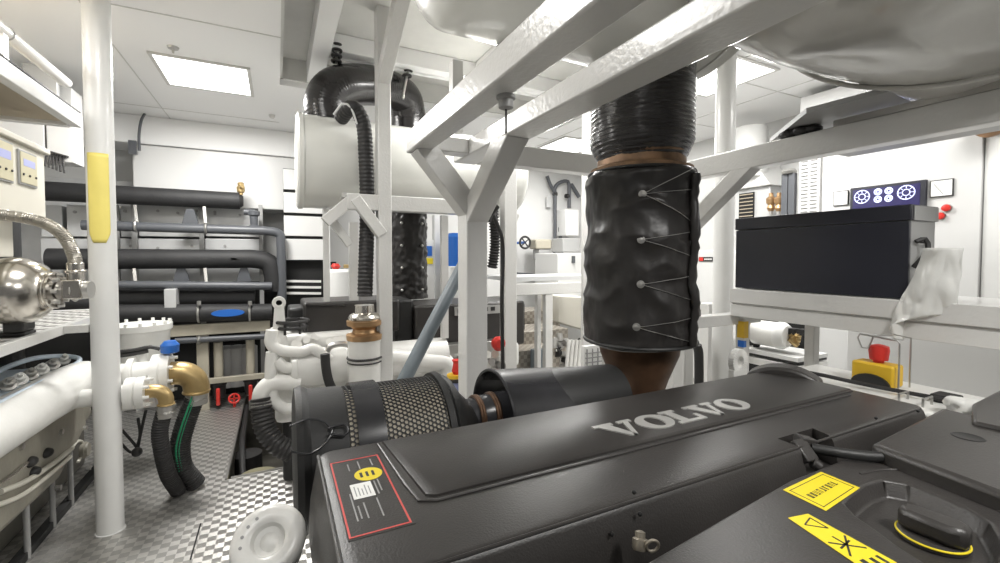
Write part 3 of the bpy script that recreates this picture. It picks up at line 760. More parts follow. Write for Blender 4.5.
# white engine rail under the stop box, with clips
WRL = thing('generator_housing', 'white flat-topped housing right of the engine cover carrying the emergency stop', 'machine', (2.0, 0.7, 0.0))
B((1.75, 0.30, 0.0), (2.12, 1.12, 1.030)).build('housing_body', engw, WRL, bevel=0.01)
b = MB()
for k in range(4): b.tube([(1.80, 0.70-0.06*k, 1.03), (1.80, 0.70-0.06*k, 1.055), (1.86, 0.70-0.06*k, 1.055), (1.86, 0.70-0.06*k, 1.03)], 0.0035, 8, smooth=False)
b.build('hose_clip', steelb, WRL)
B((1.90, 0.60, 1.03), (1.97, 0.66, 1.055)).build('cable_tie_block', rubber, WRL, bevel=0.004)
MB().tube([(1.77, 1.10, 1.06), (1.80, 0.95, 1.062), (1.85, 0.85, 1.05), (1.88, 0.74, 1.045), (1.9, 0.62, 1.045)], 0.007, 10).build('cable', rubber, WRL)
b = MB(); q_ = aZ(965, 408, 1.06); b.ball(q_, 0.04, (1.0, 1.2, 0.8), 40)
for v_ in b.b.verts: v_.co += (v_.co-q_)*0.45*nz(v_.co, 40)
b.build('crumpled_film', plast, WRL)

# ================================================================== SWITCHBOARD WALL ON THE RIGHT
SB = thing('switchboard', 'tall white switchboard cabinet with meters and a gauge screen', 'cabinet', (4.25, 1.2, 0.0))
SX = 4.0
B((SX, 1.17, 0.0), (WR-0.01, 2.28, 2.85)).build('cabinet_body', wallm, SB, bevel=0.004)
B((SX+0.02, -1.5, 0.0), (WR-0.01, 1.165, 2.85)).build('side_door', white, SB, bevel=0.004)
def rectX(pxs, X, th=0.01):
    ys = [aX(a, b_, X) for a, b_ in pxs]; return min(p.y for p in ys), max(p.y for p in ys), min(p.z for p in ys), max(p.z for p in ys)
def meter(l, lo, hi, lbl):
    m_ = thing('panel_meter', lbl, 'meter', (SX-0.012, (l[0]+l[1])/2, (lo+hi)/2), 'square meters on the switchboard')
    y0, y1 = l
    B((SX-0.012, y0, lo), (SX-0.001, y1, hi)).build('bezel', ink, m_, bevel=0.002)
    B((SX-0.014, y0+0.006, lo+0.006), (SX-0.0125, y1-0.006, hi-0.006)).build('dial_face', paper, m_)
    MB().bar((SX-0.0155, (y0+y1)/2-0.01, lo+0.018), (SX-0.0155, y1-0.02, hi-0.025), 0.001, 0.002).build('needle', ink, m_)
a = rectX([(834, 192), (849, 205)], SX); meter((a[0], a[1]), a[2], a[3], 'square white analogue meter left of the blue gauge screen')
a = rectX([(931, 181), (954, 195)], SX); meter((a[0], a[1]), a[2]-0.005, a[3]+0.0, 'square white analogue meter right of the blue gauge screen')
MN = thing('gauge_screen', 'dark blue monitor showing white round gauges on the switchboard', 'screen', (SX-0.02, 1.65, 1.9))
y0, y1, z0, z1 = 1.43, 1.88, 1.68, 2.03
B((SX-0.03, y0, z0), (SX-0.001, y1, z1)).build('monitor_case', navy, MN, bevel=0.003)
B((SX-0.032, y0+0.03, z0+0.02), (SX-0.0305, y1-0.02, z1-0.02)).build('display', scrn, MN)
b = MB(); xs = SX-0.034
def gauge(cy_, cz, r_):
    b.torus((xs, cy_, cz), (1, 0, 0), r_, 0.0035, 24, 6)
    b.torus((xs, cy_, cz), (1, 0, 0), r_*0.45, 0.003, 18, 6)
    for k in range(8):
        a_ = k*PI/4; b.bar((xs, cy_+r_*0.6*math.cos(a_), cz+r_*0.6*math.sin(a_)), (xs, cy_+r_*0.92*math.cos(a_), cz+r_*0.92*math.sin(a_)), 0.003, 0.005, up=(1, 0, 0))
for dz in (0.0, 0.14):
    gauge(1.80, 1.955-dz, 0.048); gauge(1.535, 1.955-dz, 0.048)
    for yy in (1.70, 1.635):
        gauge(yy, 1.98-dz, 0.022); gauge(yy, 1.925-dz, 0.022)
b.build('gauge_marks', scrw, MN)
PBm = None
for px_, py_, lb in ((947, 208, 'upper red mushroom button right of the gauge screen'), (941, 216, 'lower red mushroom button right of the gauge screen')):
    p = aX(px_, py_, SX); t_ = thing('push_button', lb, 'button', (SX-0.02, p.y, p.z), 'red buttons on the switchboard')
    MB().lathe((SX, p.y, p.z), (-1, 0, 0), [(0, 0.016), (0.012, 0.016), (0.014, 0.024), (0.024, 0.022), (0.028, 0.01)], 20).build('button_head', red, t_)
    MB().lathe((SX-0.0005, p.y, p.z), (-1, 0, 0), [(0, 0.028), (0.005, 0.028)], 20).build('collar', steelb, t_)
# louvred ventilation panel and the dark uprights beside it
LV = thing('louvre_panel', 'tall white cabinet door with rows of small ventilation louvres', 'panel', (4.0, 2.5, 1.7))
ly0, ly1 = aX(820, 190, 3.98).y, aX(799, 190, 3.98).y
B((3.975, ly0, 1.78), (3.998, ly1, 2.45)).build('panel_sheet', wallm, LV, bevel=0.003)
b = MB()
for i in range(20):
    for j in range(2):
        y_ = ly0+0.02+j*(ly1-ly0-0.02)/2; z_ = 1.82+i*0.03; b.bar((3.971, y_, z_), (3.971, y_+(ly1-ly0)/2-0.03, z_), 0.010, 0.004, up=(0.5, 0, 1))
b.build('louvre_slats', boxg, LV)
for px_, lb in ((785.5, 'leftmost dark upright channel beside the louvred panel'), (792.5, 'dark upright channel touching the louvred panel')):
    yy = aX(px_, 190, 3.98).y
    tag(B((3.96, yy-0.026, 0.0), (4.0, yy+0.026, 2.22)).build('upright_channel', greypipe, bevel=0.003), lb, 'channel', 'dark channels by the louvred panel')
b = MB(); b.lathe((3.98, aX(789, 170, 3.98).y, 2.22), (0, 0, 1), [(0, 0.05), (0.02, 0.06), (0.04, 0.045), (0.045, 0.02)], 20); tag(b.build('cable_gland', steelb), 'grey round cable gland on top of the two dark channels', 'gland')

# ================================================================== LEFT: POLE, SHELVES, PUMP
PO = thing('steel_pole', 'tall white round pole rising from the tread plate floor with a yellow sleeve', 'pole', (-0.84, 3.10, 0.0))
MB().cyl((-0.838, 3.10, 0.001), (-0.838, 3.10, CEIL-0.001), 0.060, n=48).build('pole_tube', white, PO)
MB().lathe((-0.838, 3.10, 0.0), (0, 0, 1), [(0, 0.066), (0.004, 0.066), (0.006, 0.062)], 40).build('floor_collar', white, PO)
b = MB(); G = []
for i in range(2, 24):
    z = 1.575+0.47*(i-2)/21; row = []
    wid = 0.62 if i > 4 else 0.35+0.12*(i-2)
    for j in range(15):
        a = math.radians(-86-70*wid+140*wid*j/14); row.append(V((-0.838+0.0615*math.cos(a), 3.10+0.0615*math.sin(a), z)))
    G.append(row)
b.grid(G).build('yellow_sleeve', yellow, PO, solid=0.002)
tag(B((-0.77, 2.99, 0.0005), (-0.70, 3.06, 0.004)).build('floor_hatch_ring', steelb), 'small square recessed latch in the floor beside the white pole', 'latch')
b = MB(); b.bar((-0.405, 2.62, 0.002), (-0.405, 2.95, 0.002), 0.007, 0.004); tag(b.build('hatch_seam', ink), 'thin dark slot in the tread plate floor right of the pole', 'slot')

SX1 = -1.0
SH = thing('grating_platform', 'white steel platform with a patterned metal deck at left, carrying the round pump', 'platform', (-1.4, 2.8, 0.0))
b = MB(); b.box((SX1-0.03, 1.7, 1.095), (SX1, 4.0, 1.143)); b.box((-1.95, 3.96, 1.095), (SX1, 4.0, 1.143)); b.box((-1.95, 1.7, 1.095), (-1.92, 4.0, 1.143))
b.build('edge_bar', frame, SH, bevel=0.003)
b = MB(); b.box((SX1-0.012, 3.08, 1.10), (-0.90, 3.12, 1.14)); b.build('pole_bracket', frame, SH, bevel=0.003)
b = MB().box((-1.92, 1.7, 1.120), (SX1-0.03, 3.96, 1.138))
b.build('deck_plate', treadd, SH)

b = MB()
for x_, y_ in ((-1.9, 3.36), (-1.04, 1.75), (-1.9, 1.75)): b.box((x_-0.025, y_-0.025, 0.0), (x_+0.025, y_+0.025, 1.08))
b.build('leg', frame, SH)

# round stainless pump/separator on the grating
PM = thing('round_pump', 'polished stainless ball-shaped pump lying on the patterned platform deck', 'pump', (-1.08, 2.75, 1.118))
pc = aX(18, 285, -1.10); pc = V((-1.045, 2.80, 1.345)); pr_ = 0.165
MB().lathe(pc-V((0.13, 0, 0)), (1, -0.12, 0), [(0.01, 0.05), (0.01, 0.10), (0.03, 0.125), (0.07, 0.148), (0.12, 0.156), (0.16, 0.148), (0.20, 0.126), (0.225, 0.100), (0.24, 0.078)], 56).build('pump_bowl', steel, PM, ang=60)
e0 = pc+V((0.100, -0.03, 0))
MB().lathe(e0, (1, -0.12, 0), [(0, 0.05), (0, 0.084), (0.010, 0.087), (0.016, 0.080), (0.020, 0.086), (0.028, 0.086), (0.030, 0.05)], 40).build('clamp_ring', steel, PM)
b = MB(); b.lathe(e0+V((0.035, 0, 0)), (1, -0.12, 0), [(0, 0.04), (0.05, 0.045), (0.06, 0.055), (0.07, 0.045), (0.12, 0.04), (0.12, 0.02)], 24)
for a_ in range(8):
    t_ = a_*PI/4; b.cyl(e0+V((0.03, 0.07*math.cos(t_), 0.07*math.sin(t_))), e0+V((0.052, 0.07*math.cos(t_), 0.07*math.sin(t_))), 0.010, n=6)
b.build('outlet_spigot', steelb, PM)
b = MB(); b.box((pc.x-0.10, pc.y-0.04, 1.139), (pc.x+0.02, pc.y+0.07, 1.16)); b.box((pc.x-0.05, pc.y-0.06, 1.16), (pc.x+0.02, pc.y+0.06, 1.24)); b.build('pump_foot', blackd, PM, bevel=0.01)
b = MB(); b.lathe((pc.x-0.16, pc.y, pc.z), (-1, 0, 0), [(0, 0.06), (0.0, 0.11), (0.03, 0.13), (0.05, 0.13), (0.10, 0.12), (0.25, 0.12)], 40); b.build('motor', cream, PM)
eo = e0+V((0.10, -0.018, 0.01))
b = MB(); b.box((eo.x-0.04, eo.y-0.04, eo.z-0.05), (eo.x+0.03, eo.y+0.04, eo.z+0.04)); b.cyl(eo, eo+V((0, 0, 0.12)), 0.032); b.cyl(eo+V((0, 0, 0.07)), eo+V((0, 0, 0.085)), 0.040); b.build('elbow_fitting', steel, PM, bevel=0.006)
HP = [eo+V((0, 0, 0.09)), eo+V((-0.003, 0.0, 0.15)), eo+V((-0.04, 0.01, 0.24)), eo+V((-0.11, 0.03, 0.30)), eo+V((-0.22, 0.04, 0.33)), eo+V((-0.40, 0.04, 0.34))]
tag(MB().tube(HP, 0.026, 16, 0.004, rib=0.0012, pitch=0.008).build('braided_hose', braid), 'braided stainless hose arching from the ball pump behind the control box', 'hose')

# control cabinet with displays
CBX = thing('control_box', 'cream control box with two small displays above the round pump', 'box', (-1.4, 2.9, 1.66))
qf = aX(45, 165, -1.12)
yE = aX(45, 165, -1.12).y
B((-1.75, 1.9, 1.69), (-1.12, yE, 2.06)).build('box_body', cream, CBX, bevel=0.012)
B((-1.76, 1.88, 2.055), (-1.10, yE+0.015, 2.085)).build('box_rim', cream, CBX, bevel=0.006)
def dispat(px0, px1, py, hgt):
    ya, yb = aX(px0, py, -1.12).y, aX(px1, py, -1.12).y; zc = aX((px0+px1)/2, py, -1.12).z
    d_ = B((-1.119, ya, zc-hgt/2), (-1.112, yb, zc+hgt/2)).build('display_frame', boxg, CBX, bevel=0.002)
    B((-1.1115, ya+0.01, zc-hgt/2+0.01), (-1.109, yb-0.01, zc+hgt/2-0.01)).build('display_plate', woodp if False else yellowp, d_)
    B((-1.1088, ya+0.035, zc+0.01), (-1.108, yb-0.03, zc+hgt*0.26)).build('lcd', disp, d_)
    b = MB()
    for k in range(3): b.cyl((-1.109, ya+0.03+k*(yb-ya-0.055)/2, zc-hgt*0.2), (-1.105, ya+0.03+k*(yb-ya-0.055)/2, zc-hgt*0.2), 0.006, n=10)
    b.build('display_buttons', ink, d_)
yellowp = mat('display_bezel', (0.55, 0.51, 0.36), 0.4)
dispat(17, 35, 169, 0.17); dispat(-8, 11, 160, 0.19)
b = MB(); b.box((-1.7, 2.3, 1.50), (-1.20, yE-0.14, 1.69)); tag(b.build('transformer_box', cream, bevel=0.006), 'cream box fixed under the control box behind the ball pump', 'box')
b = MB(); b.box((-1.30, yE-0.30, 1.34), (-1.22, yE-0.22, 1.50)); b.box((-1.42, yE-0.34, 1.30), (-1.18, yE-0.2, 1.345)); tag(b.build('mounting_bracket', white, bevel=0.004), 'white bracket between the cream box and the ball pump', 'bracket')
tag(MB().cyl((-1.45, 3.65, 0.2), (-1.45, 3.65, 1.75), 0.085, n=32).build('insulated_riser', foam), 'thick black insulated upright pipe behind the control box', 'pipe')

# upper left shelf with white pipe above
US = thing('upper_shelf', 'white steel shelf frame at the upper left with a dark underside panel', 'shelf', (-1.5, 2.8, 2.20))
b = MB(); b.box((SX1-0.05, 1.6, 2.245), (SX1, 3.41, 2.325)); b.build('front_rail', white, US, bevel=0.005)
b = MB(); b.box((-2.4, 3.36, 2.24), (SX1-0.05, 3.41, 2.28)); b.build('end_rail', white, US, bevel=0.005)
B((-2.4, 1.6, 2.262), (SX1-0.05, 3.36, 2.27)).build('underside_panel', woodp, US)
B((-2.4, 1.6, 2.232), (-1.32, 3.0, 2.2615)).build('cable_trunk', yellowp, US)
b = MB(); b.bar((SX1-0.002, 1.6, 2.33), (SX1-0.002, 3.40, 2.33), 0.006, 0.006); b.build('rubber_edge', rubber, US)
WP = thing('white_pipe', 'white overhead pipe with a clamp running above the upper left shelf', 'pipe', (-1.2, 2.8, 2.45))
p0 = aX(-40, -2, -1.20); p1 = aX(84, 92, -1.20)
b = MB(); b.cyl((-1.13, 1.6, 2.555), (-1.13, 3.62, 2.555), 0.030); b.build('pipe_run', white, WP)
b = MB(); b.torus((-1.13, 2.95, 2.555), (0, 1, 0), 0.031, 0.004, 28, 8); b.build('clamp', boxg, WP)
b = MB(); b.box((-1.15, 2.88, 2.33), (-1.11, 2.92, 2.53)); b.build('standoff', white, WP)
tag(MB().ball((-1.19, 2.60, 2.56), 0.03, (1, 1.6, 1), 12).build('valve_knob', rubber), 'black knob behind the white overhead pipe at far left', 'knob')
CH = thing('cable_coil', 'fan of looped black cables on a hook behind the upper left shelf', 'cable', (-1.35, 4.0, 2.07))
b = MB()
for k in range(6):
    q0 = aY(47+k*3.2, 155+k*0.8, 4.38); q1 = aY(45+k*3.9, 166+k*1.4, 4.36); b.tube([q0+V((0.02, 0, 0.02)), q0, q1], 0.007, 8)
b.build('cable_loops', rubber, CH)
q0 = aY(44, 150, 4.39); q1 = aY(68, 157, 4.39); b = MB(); b.bar(q0, q1, 0.03, 0.012); b.build('cable_hook', rubber, CH)
# short cables/vent grille above shelf at left
b = MB()
q = aY(38, 82, 4.3)
b.box((q.x-0.08, 4.3, q.z-0.10), (q.x+0.10, 4.34, q.z+0.12))
tag(b.build('vent_box', plateg, bevel=0.004), 'small grey vent box seen above the upper left shelf', 'box')
b = MB(); b.box((-2.4, 4.4, 2.2), (-1.50, 4.6, 2.75)); b.box((-1.49, 4.4, 2.2), (-1.34, 4.6, 2.75)); tag(b.build('locker', wallm, bevel=0.006), 'white locker doors behind the cream control box and the pole', 'locker')

# ================================================================== LEFT GENERATOR (white) below the grating
GN = thing('white_generator', 'white machine low at the left with a thick sloping pipe and flanged bronze outlets', 'machine', (-1.4, 3.3, 0.0))
B((-2.3, 2.2, 0.0), (-1.26, 4.2, 0.30)).build('skid', bilge, GN, bevel=0.03)  # coloured dark to imitate the shaded gap below the body
B((-2.2, 2.3, 0.30), (-1.24, 4.3, 0.62)).build('machine_body', castm, GN, bevel=0.05)
p0 = aX(-60, 455, -1.02); p1 = aX(92, 372, -1.12)
q0 = V((-1.10, 1.9, 0.775)); q1 = V((-1.06, 3.55, 0.765))
b = MB(); b.lathe(q0, q1-q0, [(0, 0.09), (0, 0.112), (1.1, 0.112), (1.35, 0.120), (1.50, 0.115), (1.60, 0.11), (1.65, 0.10), (1.65, 0.05)], 40); b.build('thick_pipe', engw, GN)
# angled casing under the pipe
cs = MB(); cs.prism([V((-1.10, 2.1, 0.62)), V((-1.10, 3.7, 0.74)), V((-1.10, 3.7, 0.42)), V((-1.10, 3.3, 0.26)), V((-1.10, 2.1, 0.30))], (-0.5, 0, 0)); cs.build('lower_casing', castm, GN, bevel=0.03)
for px_, py_ in ((20, 447), (60, 432), (84, 428), (88, 468), (58, 488)):
    q_ = aX(px_, py_, -1.10); MB().cyl(q_-V((0.01, 0, 0)), q_+V((0.014, 0, 0)), 0.016, n=6).build('casing_bolt', steelb, GN)
q_ = aX(84, 450, -1.10); MB().lathe(q_-V((0.01, 0, 0)), (1, 0, 0), [(0, 0.05), (0.02, 0.05), (0.024, 0.042), (0.034, 0.04), (0.034, 0.01)], 28).build('inspection_cover', castm, GN)
# cylindrical cooler with bolted cover behind the pole
cy0 = aY(140, 324, 4.0); QX, QZ = cy0.x, cy0.z-0.50
b = MB(); b.lathe((QX, 4.0, QZ), (0, 0, 1), [(0, 0.09), (0.0, 0.16), (0.44, 0.175), (0.46, 0.19), (0.50, 0.19), (0.50, 0.1)], 48)
b.build('round_cooler', engw, GN)
b = MB()
for k in range(14):
    b = MB(); a_ = 2*PI*k/14; b.cyl((QX+0.178*math.cos(a_), 4.0+0.178*math.sin(a_), QZ+0.50), (QX+0.178*math.cos(a_), 4.0+0.178*math.sin(a_), QZ+0.522), 0.012, n=6); b.build('cover_bolt', engw, GN)
# two flanged outlets with bronze elbows and black hoses
def outlet(px_, py_, Yd, rr_, flr):
    c_ = aY(px_, py_, Yd)
    b = MB(); b.lathe(c_-V((0.34, 0, 0)), (1, 0, 0), [(0, flr*0.6), (0.10, flr*0.6), (0.10, flr), (0.13, flr), (0.13, flr*0.65), (0.22, flr*0.65), (0.22, flr*1.1), (0.26, flr*1.1), (0.265, flr*0.98), (0.27, flr*1.1), (0.31, flr*1.1), (0.31, flr*0.4)], 40)
    b.build('flanged_pipe', engw, GN)
    for k in range(8):
        b = MB(); a_ = 2*PI*k/8+0.2; b.cyl(c_+V((-0.03, flr*0.93*math.cos(a_), flr*0.93*math.sin(a_))), c_+V((-0.005, flr*0.93*math.cos(a_), flr*0.93*math.sin(a_))), 0.011, n=6); b.build('flange_bolt', engw, GN)
    return c_
c1 = outlet(177, 373, 3.40, 0.08, 0.115)
el = MB(); pts = [c1-V((0.03, 0, 0))]+[c1+V((0.0+0.10*math.sin(math.radians(a_)), 0, -0.10+0.10*math.cos(math.radians(a_)))) for a_ in (0, 30, 60, 90)]+[c1+V((0.10, 0, -0.14))]
el.tube(pts, 0.072, 28, 0.01); el.torus(c1+V((0.10, 0, -0.128)), (0, 0, 1), 0.070, 0.008, 32, 8); el.build('bronze_elbow', brass, GN)
c2 = outlet(153, 391, 3.15, 0.05, 0.080)
el = MB(); pts = [c2-V((0.03, 0, 0))]+[c2+V((0.0+0.06*math.sin(math.radians(a_)), 0, -0.06+0.06*math.cos(math.radians(a_)))) for a_ in (0, 30, 60, 90)]+[c2+V((0.06, 0, -0.09))]
el.tube(pts, 0.038, 24, 0.01); el.torus(c2+V((0.06, 0, -0.085)), (0, 0, 1), 0.039, 0.005, 28, 8); el.build('bronze_elbow', brass, GN)
def hose(name, pts, r_, lbl, rib=0.003, m_=rubber, grp=None, pitch=0.016):
    t_ = thing(name, lbl, 'hose', pts[-1]); 
    MB().tube(pts, r_, 20, 0.004 if rib else 0.02, rib=rib, pitch=pitch).build('hose_body', m_, t_); return t_
h1p = [c1+V((0.10, 0, -0.14)), aY(185, 425, 3.40), aY(180, 447, 3.40), aY(183, 468, 3.41), aZ(196, 484, 0.02)]
h1 = hose('black_hose', h1p, 0.055, 'thick black ribbed hose with green tracer dropping from the large bronze elbow')
MB().lathe(h1p[0]+V((0, 0, -0.07)), (0, 0, 1), [(0, 0.05), (0, 0.060), (0.03, 0.061), (0.032, 0.058), (0.04, 0.061), (0.07, 0.061), (0.07, 0.05)], 32).build('hose_clamp', steelb, h1)
b = MB()
ofs = V((-0.012, -0.054, 0)); b.tube([p_+ofs for p_ in h1p[0:1]]+[h1p[1]+ofs, h1p[2]+ofs, h1p[3]+ofs*0.9], 0.006, 8, 0.01)
ofs = V((0.004, -0.0565, 0)); b.tube([p_+ofs for p_ in h1p[0:1]]+[h1p[1]+ofs, h1p[2]+ofs, h1p[3]+ofs*0.9], 0.003, 8, 0.01); b.build('green_tracer', green, h1)
h2p = [c2+V((0.06, 0, -0.09)), aY(160, 430, 3.17), aY(162, 450, 3.19), aY(168, 474, 3.25), aZ(178, 491, 0.02)]
h2 = hose('black_hose', h2p, 0.040, 'thinner black ribbed hose dropping from the small bronze elbow')
MB().lathe(h2p[0]+V((0, 0, -0.07)), (0, 0, 1), [(0, 0.04), (0, 0.045), (0.03, 0.046), (0.032, 0.043), (0.04, 0.046), (0.07, 0.046), (0.07, 0.04)], 32).build('hose_clamp', steelb, h2)
# blue actuator on top of the big outlet
p = aY(170, 348, 3.40); b = MB(); b.lathe((p.x, p.y, p.z-0.03), (0, 0, 1), [(0, 0.035), (0.005, 0.048), (0.05, 0.05), (0.06, 0.042), (0.075, 0.03), (0.075, 0.01)], 24); b.build('blue_actuator', blue, GN)
# details: cables, brackets and hose loops at machine foot
b = MB()
for k, (qs) in enumerate([[(118, 352), (135, 350), (150, 347), (160, 349)], [(118, 356), (133, 354), (148, 351)], [(117, 368), (128, 364), (137, 366)], [(118, 373), (127, 372), (136, 368)]]):
    b.tube([aY(x_, y_, 3.45) for x_, y_ in qs], 0.012, 8, 0.02)
b.build('black_cable', rubber, GN)
b = MB(); b.cyl(aY(142, 352, 3.5), aY(142, 366, 3.5), 0.03); b.lathe(aY(112, 378, 3.4), (1, 0, 0), [(0, 0.08), (0.22, 0.08), (0.22, 0.12), (0.26, 0.12), (0.26, 0.05)], 32)
b.lathe(aY(118, 395, 3.5), (1, 0, 0), [(0, 0.10), (0.2, 0.10), (0.2, 0.03)], 32); b.build('pump_casing', engw, GN, bevel=0.0)
b = MB()
b.tube([aX(0, 492, -1.10), aX(28, 480, -1.09), aX(55, 462, -1.09), aX(72, 448, -1.10)], 0.013, 12)
b.tube([aX(-10, 508, -1.08), aX(22, 495, -1.08), aX(48, 476, -1.08), aX(70, 457, -1.09)], 0.011, 12)
b.tube([aX(70, 450, -1.10), aX(78, 441, -1.11), aX(84, 446, -1.11), aX(78, 462, -1.11)], 0.009, 12)
b.build('coolant_pipe', cream, GN)
b = MB()
for px_, py_ in ((30, 462), (46, 453), (33, 472)): b.ball(aX(px_, py_, -1.10), 0.028, (1.1, 1.3, 0.9), 14)
b.build('black_plug', rubber, GN)
b = MB(); b.tube([aX(-5, 486, -1.10), aX(10, 476, -1.10), aX(22, 466, -1.10), aX(30, 462, -1.10)], 0.012, 10); b.build('chrome_fitting', steel, GN)
b = MB()
for px_, top, bot in ((28, 485, 512), (54, 472, 508), (72, 452, 497)):
    p = aX(px_, top, -1.12); MB().cyl((-1.13, p.y, 0.001), (-1.13, p.y, p.z), 0.013, n=12).build('foot_strut', boxg, GN)
B((-1.17, 2.3, 0.001), (-1.125, 4.3, 0.04)).build('gap_shade_strip', dark, GN)  # near-black strip for the shade along the machine's foot
b = MB()
for q in (((122, 430), (135, 445), (139, 452)), ((138, 418), (140, 435), (136, 450)), ((146, 410), (141, 432), (138, 447)), ((118, 440), (130, 452), (140, 452))):
    b.tube([aY(x_, y_, 3.35) for x_, y_ in q], 0.008, 8)
b.ball(aY(137, 452, 3.3), 0.028, n=12)
tag(b.build('wiring_cluster', rubber), 'tangle of thin black wires just right of the white pole near the floor', 'wires')

# pale blue rimmed cover under the grating
b = MB(); rp = [aX(x_, y_, -1.07-0.18*t_) for x_, y_, t_ in ((-14, 378, 1), (10, 366, 1), (36, 358, 0.8), (62, 356, 0.5), (78, 358, 0.1), (76, 364, 0), (50, 378, 0), (20, 393, 0), (-12, 409, 0))]
b.tube(rp, 0.013, 12, 0.02); b.build('pale_blue_rim', ltblue, GN)
for k in range(6):
    q_ = aX(8+k*11, 386-k*5, -1.16); MB().lathe(q_, (0.3, -0.5, 0.6), [(0, 0.02), (0, 0.032), (0.012, 0.034), (0.016, 0.022), (0.04, 0.022), (0.042, 0.012), (0.06, 0.010), (0.06, 0.003)], 16).build('injector_fitting', engw if k % 2 else steelb, GN)
B((-1.9, 2.3, 0.70), (-1.17, 3.5, 0.86)).build('head_plate', ltblue, GN, bevel=0.02)

# ================================================================== PIPE RACK AT THE BACK LEFT
RYD = 5.3
RK = thing('cooler_rack', 'rack of grey heat-exchanger plates behind the black insulated pipes', 'rack', (-1.2, 5.6, 0.0))
def seg(pa, pb_, Yd): return aY(*pa, Yd), aY(*pb_, Yd)
for i, (ya, yb, z_lbl) in enumerate(((204, 238, 0), (238, 262, 0), (262, 282, 0))):
    for k, (xa, xb) in enumerate(((40, 64), (66, 118), (120, 136), (138, 203), (205, 262))):
        p_, q_ = aY(xa, ya, RYD+0.25), aY(xb, yb, RYD+0.25)
        z1_, z0_ = p_.z, q_.z
        b = MB().box((p_.x, RYD+0.25, z0_+0.008), (q_.x-0.008, RYD+0.60, z1_-0.004)).build('cooler_plate', plateg, RK, bevel=0.006)
b = MB()
for xa, ya in ((75, 212), (125, 211), (131, 246), (158, 211), (178, 213), (197, 211), (215, 214), (240, 215), (158, 248), (192, 246), (225, 246), (215, 212)):
    p = aY(xa, ya, RYD+0.25); b.cyl(p, p-V((0, 0.012, 0)), 0.014, n=8)
b.build('plate_bolt', boxg, RK)
pz = lambda y_: aY(200, y_, RYD).z
b = MB()
for xa in (118, 136, 203, 262): 
    p = aY(xa, 300, RYD+0.14); b.box((p.x-0.02, RYD+0.13, 0.0), (p.x+0.02, RYD+0.17, aY(xa, 205, RYD+0.14).z))
b.build('rack_post', boxg, RK)
cz = aY(200, 328, RYD-0.15).z
B((aY(120, 328, RYD-0.15).x, RYD-0.17, aY(200, 335, RYD-0.15).z), (aY(270, 328, RYD-0.15).x, RYD-0.12, aY(200, 324, RYD-0.15).z)).build('rack_crossbar', rackc, RK, bevel=0.004)
b = MB()
for xa, wd_ in ((196, 12), (268, 8)):
    p_ = aY(xa, 330, RYD-0.15); q_ = aY(xa+wd_, 330, RYD-0.15); b.box((p_.x, RYD-0.15, 0.0), (q_.x, RYD-0.08, aY(200, 335, RYD-0.15).z))
b.build('front_leg', rackc, RK, bevel=0.004)
B((aY(208, 380, RYD-0.2).x, RYD-0.2, aY(240, 381, RYD-0.2).z), (aY(268, 380, RYD-0.2).x, RYD-0.15, aY(240, 376, RYD-0.2).z)).build('lower_bar', rackc, RK, bevel=0.003)
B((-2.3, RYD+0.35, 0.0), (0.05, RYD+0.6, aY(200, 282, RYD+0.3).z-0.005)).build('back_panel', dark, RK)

def hpipe(pa, pb_, Yd, r_, m_, lbl, name='insulated_pipe', grp='black insulated pipes on the rack'):
    a_, b_ = aY(*pa, Yd), aY(*pb_, Yd); t_ = thing(name, lbl, 'pipe', a_, grp)
    MB().tube([a_, b_], r_, 28, smooth=False).build('pipe_body', m_, t_); return t_, a_, b_
def rpx(h_, p_, Yd): # radius that spans h_ pixels at a point
    d = (aY(p_[0], p_[1], Yd)-CC).dot(FW); return h_*d/FPX/2
t1, a1, b1 = hpipe((44, 191), (240, 201), RYD, 0.085, foam, 'topmost thick black insulated pipe running along the top of the rack')
MB().cyl(b1, b1+(b1-a1).normalized()*0.03, 0.070, 0.05).build('end_cap', rubber, t1)
p = b1+V((0.01, -0.02, 0.06))
vt = thing('bleed_valve', 'small brass bleed valve on the right end of the topmost black pipe', 'valve', p)
b = MB(); b.lathe(p, (0, 0, 1), [(0, 0.02), (0.02, 0.02), (0.03, 0.035), (0.08, 0.038), (0.09, 0.028), (0.12, 0.03), (0.13, 0.015)], 16); b.cyl(p+V((0, -0.02, 0.07)), p+V((0.02, -0.07, 0.08)), 0.018); b.build('valve_body', brass, vt)
t_ = thing('grey_pipe', 'slim grey pipe turning down at the right end of the rack', 'pipe', aY(100, 226, RYD-0.05))
g0 = [aY(82, 225, RYD-0.05), aY(240, 230, RYD-0.05), aY(268, 231, RYD-0.05), aY(279, 234, RYD-0.05), aY(281, 245, RYD-0.05), aY(282, 300, RYD-0.05)]
MB().tube(g0, 0.045, 24, 0.03).build('pipe_body', greypipe, t_)
b = MB()
for xa in (136, 206): b.torus(aY(xa, 226+(xa-136)*0.03, RYD-0.05), (1, 0, 0), 0.05, 0.012, 24, 8)
b.build('pipe_clamp', steelb, t_)
t_, a_, b_ = hpipe((48, 259), (240, 259), RYD, 0.095, foam, 'thick black insulated pipe at mid height that bends down at the right end')
bend = [b_, b_+V((0.12, 0, 0)), b_+V((0.26, 0, -0.04)), b_+V((0.31, 0, -0.18)), b_+V((0.30, 0, -0.34))]
MB().tube([a_+(b_-a_)*0.95]+bend, 0.095, 28, 0.03).build('pipe_bend', foam, t_)
hpipe((112, 285), (272, 286), RYD-0.10, 0.040, greypipe, 'slim grey pipe directly below the mid-height black pipe', 'grey_pipe')
hpipe((112, 298), (255, 297), RYD+0.02, 0.085, foam, 'black insulated pipe behind the two slim grey lines, second from the bottom')
